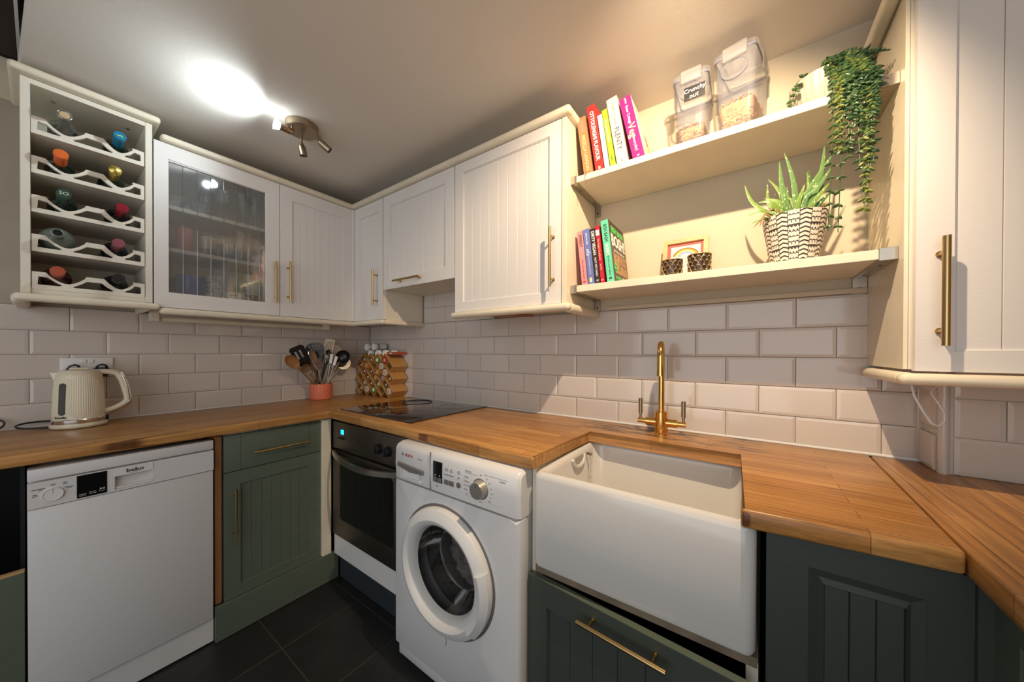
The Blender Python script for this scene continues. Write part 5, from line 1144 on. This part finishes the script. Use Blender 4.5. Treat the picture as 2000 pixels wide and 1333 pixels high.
strand([(ox-.02, oy, Z2+.09), (ox-.05, oy-.03, Z2+.135), (2.535, -.19, Z2+.10), (2.518, -.21, Z2+.055), (2.512, -.215, Z2+.015)], GR[1], step=.016)
for i in range(26):
    a = rng.uniform(0, 2*pi); rr = rng.uniform(.02, .085); ex_, ey_ = ox+.030+rr*math.cos(a)*.75, oy-.035+rr*math.sin(a)*.9
    if ex_ > 2.695: ex_ = 2.695
    z_ = Z2+.150-.55*rr+rng.uniform(-.025, .012)
    strand([(ox+rng.uniform(-.02, .02), oy+rng.uniform(-.02, .02), Z2+.088), ((ox+ex_)/2, (oy+ey_)/2, z_+.018), (ex_, ey_, z_), (min(ex_+.012*math.cos(a), 2.702), ey_+.02*math.sin(a), z_-.022)], GR[rng.choice((0, 0, 0, 1))], .021, .0058, .0105)
strand([(ox+.03, oy-.05, Z2+.13), (2.66, -.22, Z2+.105), (2.700, -.265, Z2+.062)], GR[0], .009, .003, .006)

# --- contents of the glazed cupboard ---------------------------------------
def glassware(name, label, x, y, z, prof, m, cat='glass', group=None, n=28, mod=None, extra=None, handle_=None):
    t = thing(name, label, cat, (x, y, z), group)
    mb = MB(); mb.lathe(prof, n, (x, y, z), mod); part('bowl' if 'bowl' in name or 'goblet' in name else 'body', mb, m, t)
    if handle_:
        r_, zc, a, hm, hh = handle_
        mb = MB(T(x, y, z) @ RZ(a)); mb.tube(smooth_path([(r_-.003, 0, zc+hh), (r_+.018, 0, zc+hh*.9), (r_+.026, 0, zc), (r_+.018, 0, zc-hh*.9), (r_-.003, 0, zc-hh)]), .0042, 8); part('handle', mb, hm, t)
    return t
S0, S1, S2_ = 1.4465, 1.7055, 1.8975
M['bglass'] = glassy('cobalt_glass', (.10, .18, .80), .25, .05, .62, (.03, .085, .50)); M['pglass'] = glassy('pink_glass', (.95, .5, .5), .12, .1, .6, (.75, .28, .27)); M['vglass'] = glassy('purple_glass', (.45, .2, .32), .25, .05, .55, (.16, .03, .10))
M['cglass'] = glassy('cut_clear_glass', (.985, .99, .99), .16, .03, .12, (.85, .9, .9))
gobl = [(.030, .0005), (.034, .003), (.030, .008), (.014, .016), (.012, .026), (.032, .040), (.050, .065), (.056, .100), (.052, .150), (.049, .150), (.052, .10), (.030, .045), (.001, .040)]
cut = lambda a, z: 1+.02*abs(math.sin(a*12+z*90))
glassware('blue_goblet', 'cobalt blue cut glass goblet, nearer the middle of the lowest shelf', .205, -1.070, S0, gobl, M['bglass'], 'goblet', 'blue cut glass goblets', 72, cut)
glassware('blue_goblet', 'cobalt blue cut glass goblet half hidden by the cupboard door frame', .095, -1.120, S0, [(r_*.72, h*.98) for r_, h in gobl], M['bglass'], 'goblet', 'blue cut glass goblets', 72, cut)
M['mugw'] = mat('white_mug', (.68, .66, .62), .25)
def dots(name, base, cs, scale):
    m = mat(name, base, .3); nt = m.node_tree; b = nt.nodes['Principled BSDF']; tc_ = nt.nodes.new('ShaderNodeTexCoord'); v = nt.nodes.new('ShaderNodeTexVoronoi'); v.inputs['Scale'].default_value = scale
    nt.links.new(tc_.outputs['Object'], v.inputs['Vector']); r_ = nt.nodes.new('ShaderNodeMapRange'); r_.inputs[1].default_value = .30; r_.inputs[2].default_value = .34; r_.inputs[3].default_value = 1; r_.inputs[4].default_value = 0; nt.links.new(v.outputs['Distance'], r_.inputs[0])
    s = nt.nodes.new('ShaderNodeSeparateColor'); nt.links.new(v.outputs['Color'], s.inputs[0]); cr = nt.nodes.new('ShaderNodeValToRGB'); cr.color_ramp.interpolation = 'CONSTANT'
    for i, c in enumerate(cs):
        e = cr.color_ramp.elements[i] if i < 2 else cr.color_ramp.elements.new(i/len(cs)); e.position = i/len(cs); e.color = (*c, 1)
    nt.links.new(s.outputs[0], cr.inputs[0]); mx = nt.nodes.new('ShaderNodeMix'); mx.data_type = 'RGBA'; nt.links.new(r_.outputs[0], mx.inputs['Factor']); mx.inputs['A'].default_value = (*base, 1); nt.links.new(cr.outputs[0], mx.inputs['B']); nt.links.new(mx.outputs['Result'], b.inputs['Base Color']); return m
M['mugd'] = dots('spotted_mug', (.60, .62, .50), [(.05, .09, .05), (.20, .28, .10), (.03, .03, .06)], 75); M['mugh'] = mat('heart_mug', (.70, .68, .62), .3)
def mugp(r_, h): return [(r_*.85, .0005), (r_*.92, .003), (r_, h*.5), (r_, h), (r_-.003, h), (r_-.004, h*.5), (r_*.8, .006), (.001, .006)]
glassware('mug', 'white mug at the bottom of the stack beside the goblets', .19, -.985, S0, mugp(.040, .078), M['mugw'], 'mug', 'stacked mugs', handle_=(.040, .040, -.2, M['mugw'], .022))
glassware('mug', 'green spotted mug stacked on a white one', .175, -.975, S0+.079, mugp(.042, .090), M['mugd'], 'mug', 'stacked mugs')
glassware('bowl', 'rust orange glazed bowl at the front of the lowest shelf', .245, -1.010, S0, [(.018, .0005), (.024, .003), (.036, .03), (.034, .03), (.001, .008)], mat('rust_glaze', (.36, .09, .03), .3), 'bowl')
t = glassware('mug', 'white mug printed with red and green hearts', .235, -.905, S0, mugp(.041, .088), M['mugh'], 'mug', 'stacked mugs', handle_=(.041, .045, .9, M['mugh'], .024))
hr, hg = mat('heart_red', (.50, .03, .04), .4), mat('heart_green', (.10, .28, .03), .4)
for i, (a, zz) in enumerate(((-1.15, .058), (-.75, .072), (-.30, .074), (-.95, .028), (-.45, .040), (.05, .045), (-1.5, .035))):
    G = T(.235, -.905, S0) @ RZ(a) @ fr((.0408, 0, zz), (0, 1, 0), (0, 0, 1), (1, 0, 0)); hp_ = []
    for k in range(20):
        q = 2*pi*k/20; hp_.append((.00065*16*math.sin(q)**3, .00065*(13*math.cos(q)-5*math.cos(2*q)-2*math.cos(3*q)-math.cos(4*q))))
    mb = MB(G); mb.prism(hp_, -.001, .0008); part('heart', mb, hr if i % 2 == 0 else hg, t)
glassware('tumbler', 'short red tinted tumbler under the white mug, at the door hinge side', .20, -.815, S0, [(.028, .0005), (.030, .003), (.036, .088), (.034, .088), (.028, .008), (.001, .008)], glassy('rose_glass', (.8, .45, .4), .2, .05, .3, (.4, .12, .1)), 'tumbler')
glassware('mug', 'plain white mug stacked above a red tumbler', .195, -.815, S0+.089, mugp(.042, .066), M['mugw'], 'mug', 'stacked mugs', handle_=(.042, .030, -1.2, M['mugw'], .02))
glassware('mug', 'dark patterned mug at the back between spotted and heart mugs', .09, -.900, S0, mugp(.041, .10), M['mugd'], 'mug', 'stacked mugs')
tum = [(.030, .0005), (.032, .003), (.040, .092), (.038, .092), (.030, .012), (.001, .010)]
glassware('tumbler', 'wide clear tumbler with purple base and dark rim, centre shelf', .215, -1.010, S1, tum, M['cglass'], 'tumbler', 'purple based tumblers')
for i, (x, y, s_) in enumerate(((.215, -1.010, 1), (.20, -1.155, .8), (.20, -.925, .85), (.16, -.865, .8))):
    if i: glassware('tumbler', ['', 'purple based tumbler far left on the middle shelf', 'smaller purple based tumbler right of the wide one', 'purple based tumbler beside the tall glasses'][i], x, y, S1, [(r_*s_, h*s_) for r_, h in tum], M['cglass'], 'tumbler', 'purple based tumblers')
    mb = MB(); mb.lathe([(.0305*s_, .004), (.034*s_, .030*s_), (.031*s_, .034*s_), (.001, .014)], 28, (x, y, S1), cut)
    bpy.context.view_layer.update(); par = [o for o in COL.objects if o.name.startswith('tumbler') and abs(o.location.x-x) < 1e-4 and abs(o.location.y-y) < 1e-4][0]; part('tinted_base', mb, M['vglass'], par)
    if i == 0:
        mb = MB(); mb.tube([(x+.039*math.cos(a*pi/20), y+.039*math.sin(a*pi/20), S1+.092) for a in range(40)], .0011, 6, closed=True); part('rim', mb, M['vglass'], par)
glassware('jug', 'pink frosted glass beaker on the middle shelf', .205, -1.092, S1, [(.028, .0005), (.0295, .003), (.0295, .118), (.0275, .118), (.0275, .006), (.001, .005)], M['pglass'], 'beaker')
for i, (x, y, h) in enumerate(((.225, -.885, .155), (.20, -.845, .155), (.215, -.800, .135))):
    glassware('highball_glass', ['tallest clear highball glass left of its pair', 'tall clear highball glass in the middle of three', 'clear highball glass nearest the door handle'][i], x, y, S1, [(.022, .0005), (.024, .003), (.027, h), (.0255, h), (.023, .008), (.001, .007)], M['cglass'], 'glass', 'tall clear glasses')
wine = [(.030, .0005), (.028, .002), (.005, .006), (.004, .070), (.020, .085), (.034, .115), (.030, .165), (.0288, .165), (.032, .115), (.018, .088), (.001, .078)]
flute = [(.026, .0005), (.024, .002), (.004, .006), (.0035, .060), (.014, .080), (.021, .13), (.019, .200), (.018, .200), (.019, .13), (.001, .072)]
glassware('glass_bowl', 'clear cut glass bowl at the left of the top shelf', .190, -1.130, S2_, [(.025, .0005), (.028, .004), (.055, .06), (.053, .06), (.024, .008), (.001, .007)], M['cglass'], 'bowl', 'clear glass bowls', 72, cut)
glassware('glass_bowl', 'smaller clear bowl next along the top shelf', .205, -1.035, S2_, [(.022, .0005), (.025, .004), (.042, .055), (.040, .055), (.020, .008), (.001, .007)], M['cglass'], 'bowl', 'clear glass bowls', 72, cut)
glassware('wine_glass', 'crystal wine glass in the middle of the top shelf', .205, -.945, S2_, wine, M['cglass'], 'glass', 'stemmed glasses on the top shelf', 60, cut)
glassware('wine_glass', 'crystal wine glass behind the middle one', .10, -.985, S2_, wine, M['cglass'], 'glass', 'stemmed glasses on the top shelf', 60, cut)
glassware('champagne_flute', 'tall flute left of the right hand pair', .22, -.870, S2_, flute, M['cglass'], 'glass', 'stemmed glasses on the top shelf')
glassware('champagne_flute', 'tall flute at the right end of the top shelf', .215, -.815, S2_, flute, M['cglass'], 'glass', 'stemmed glasses on the top shelf')
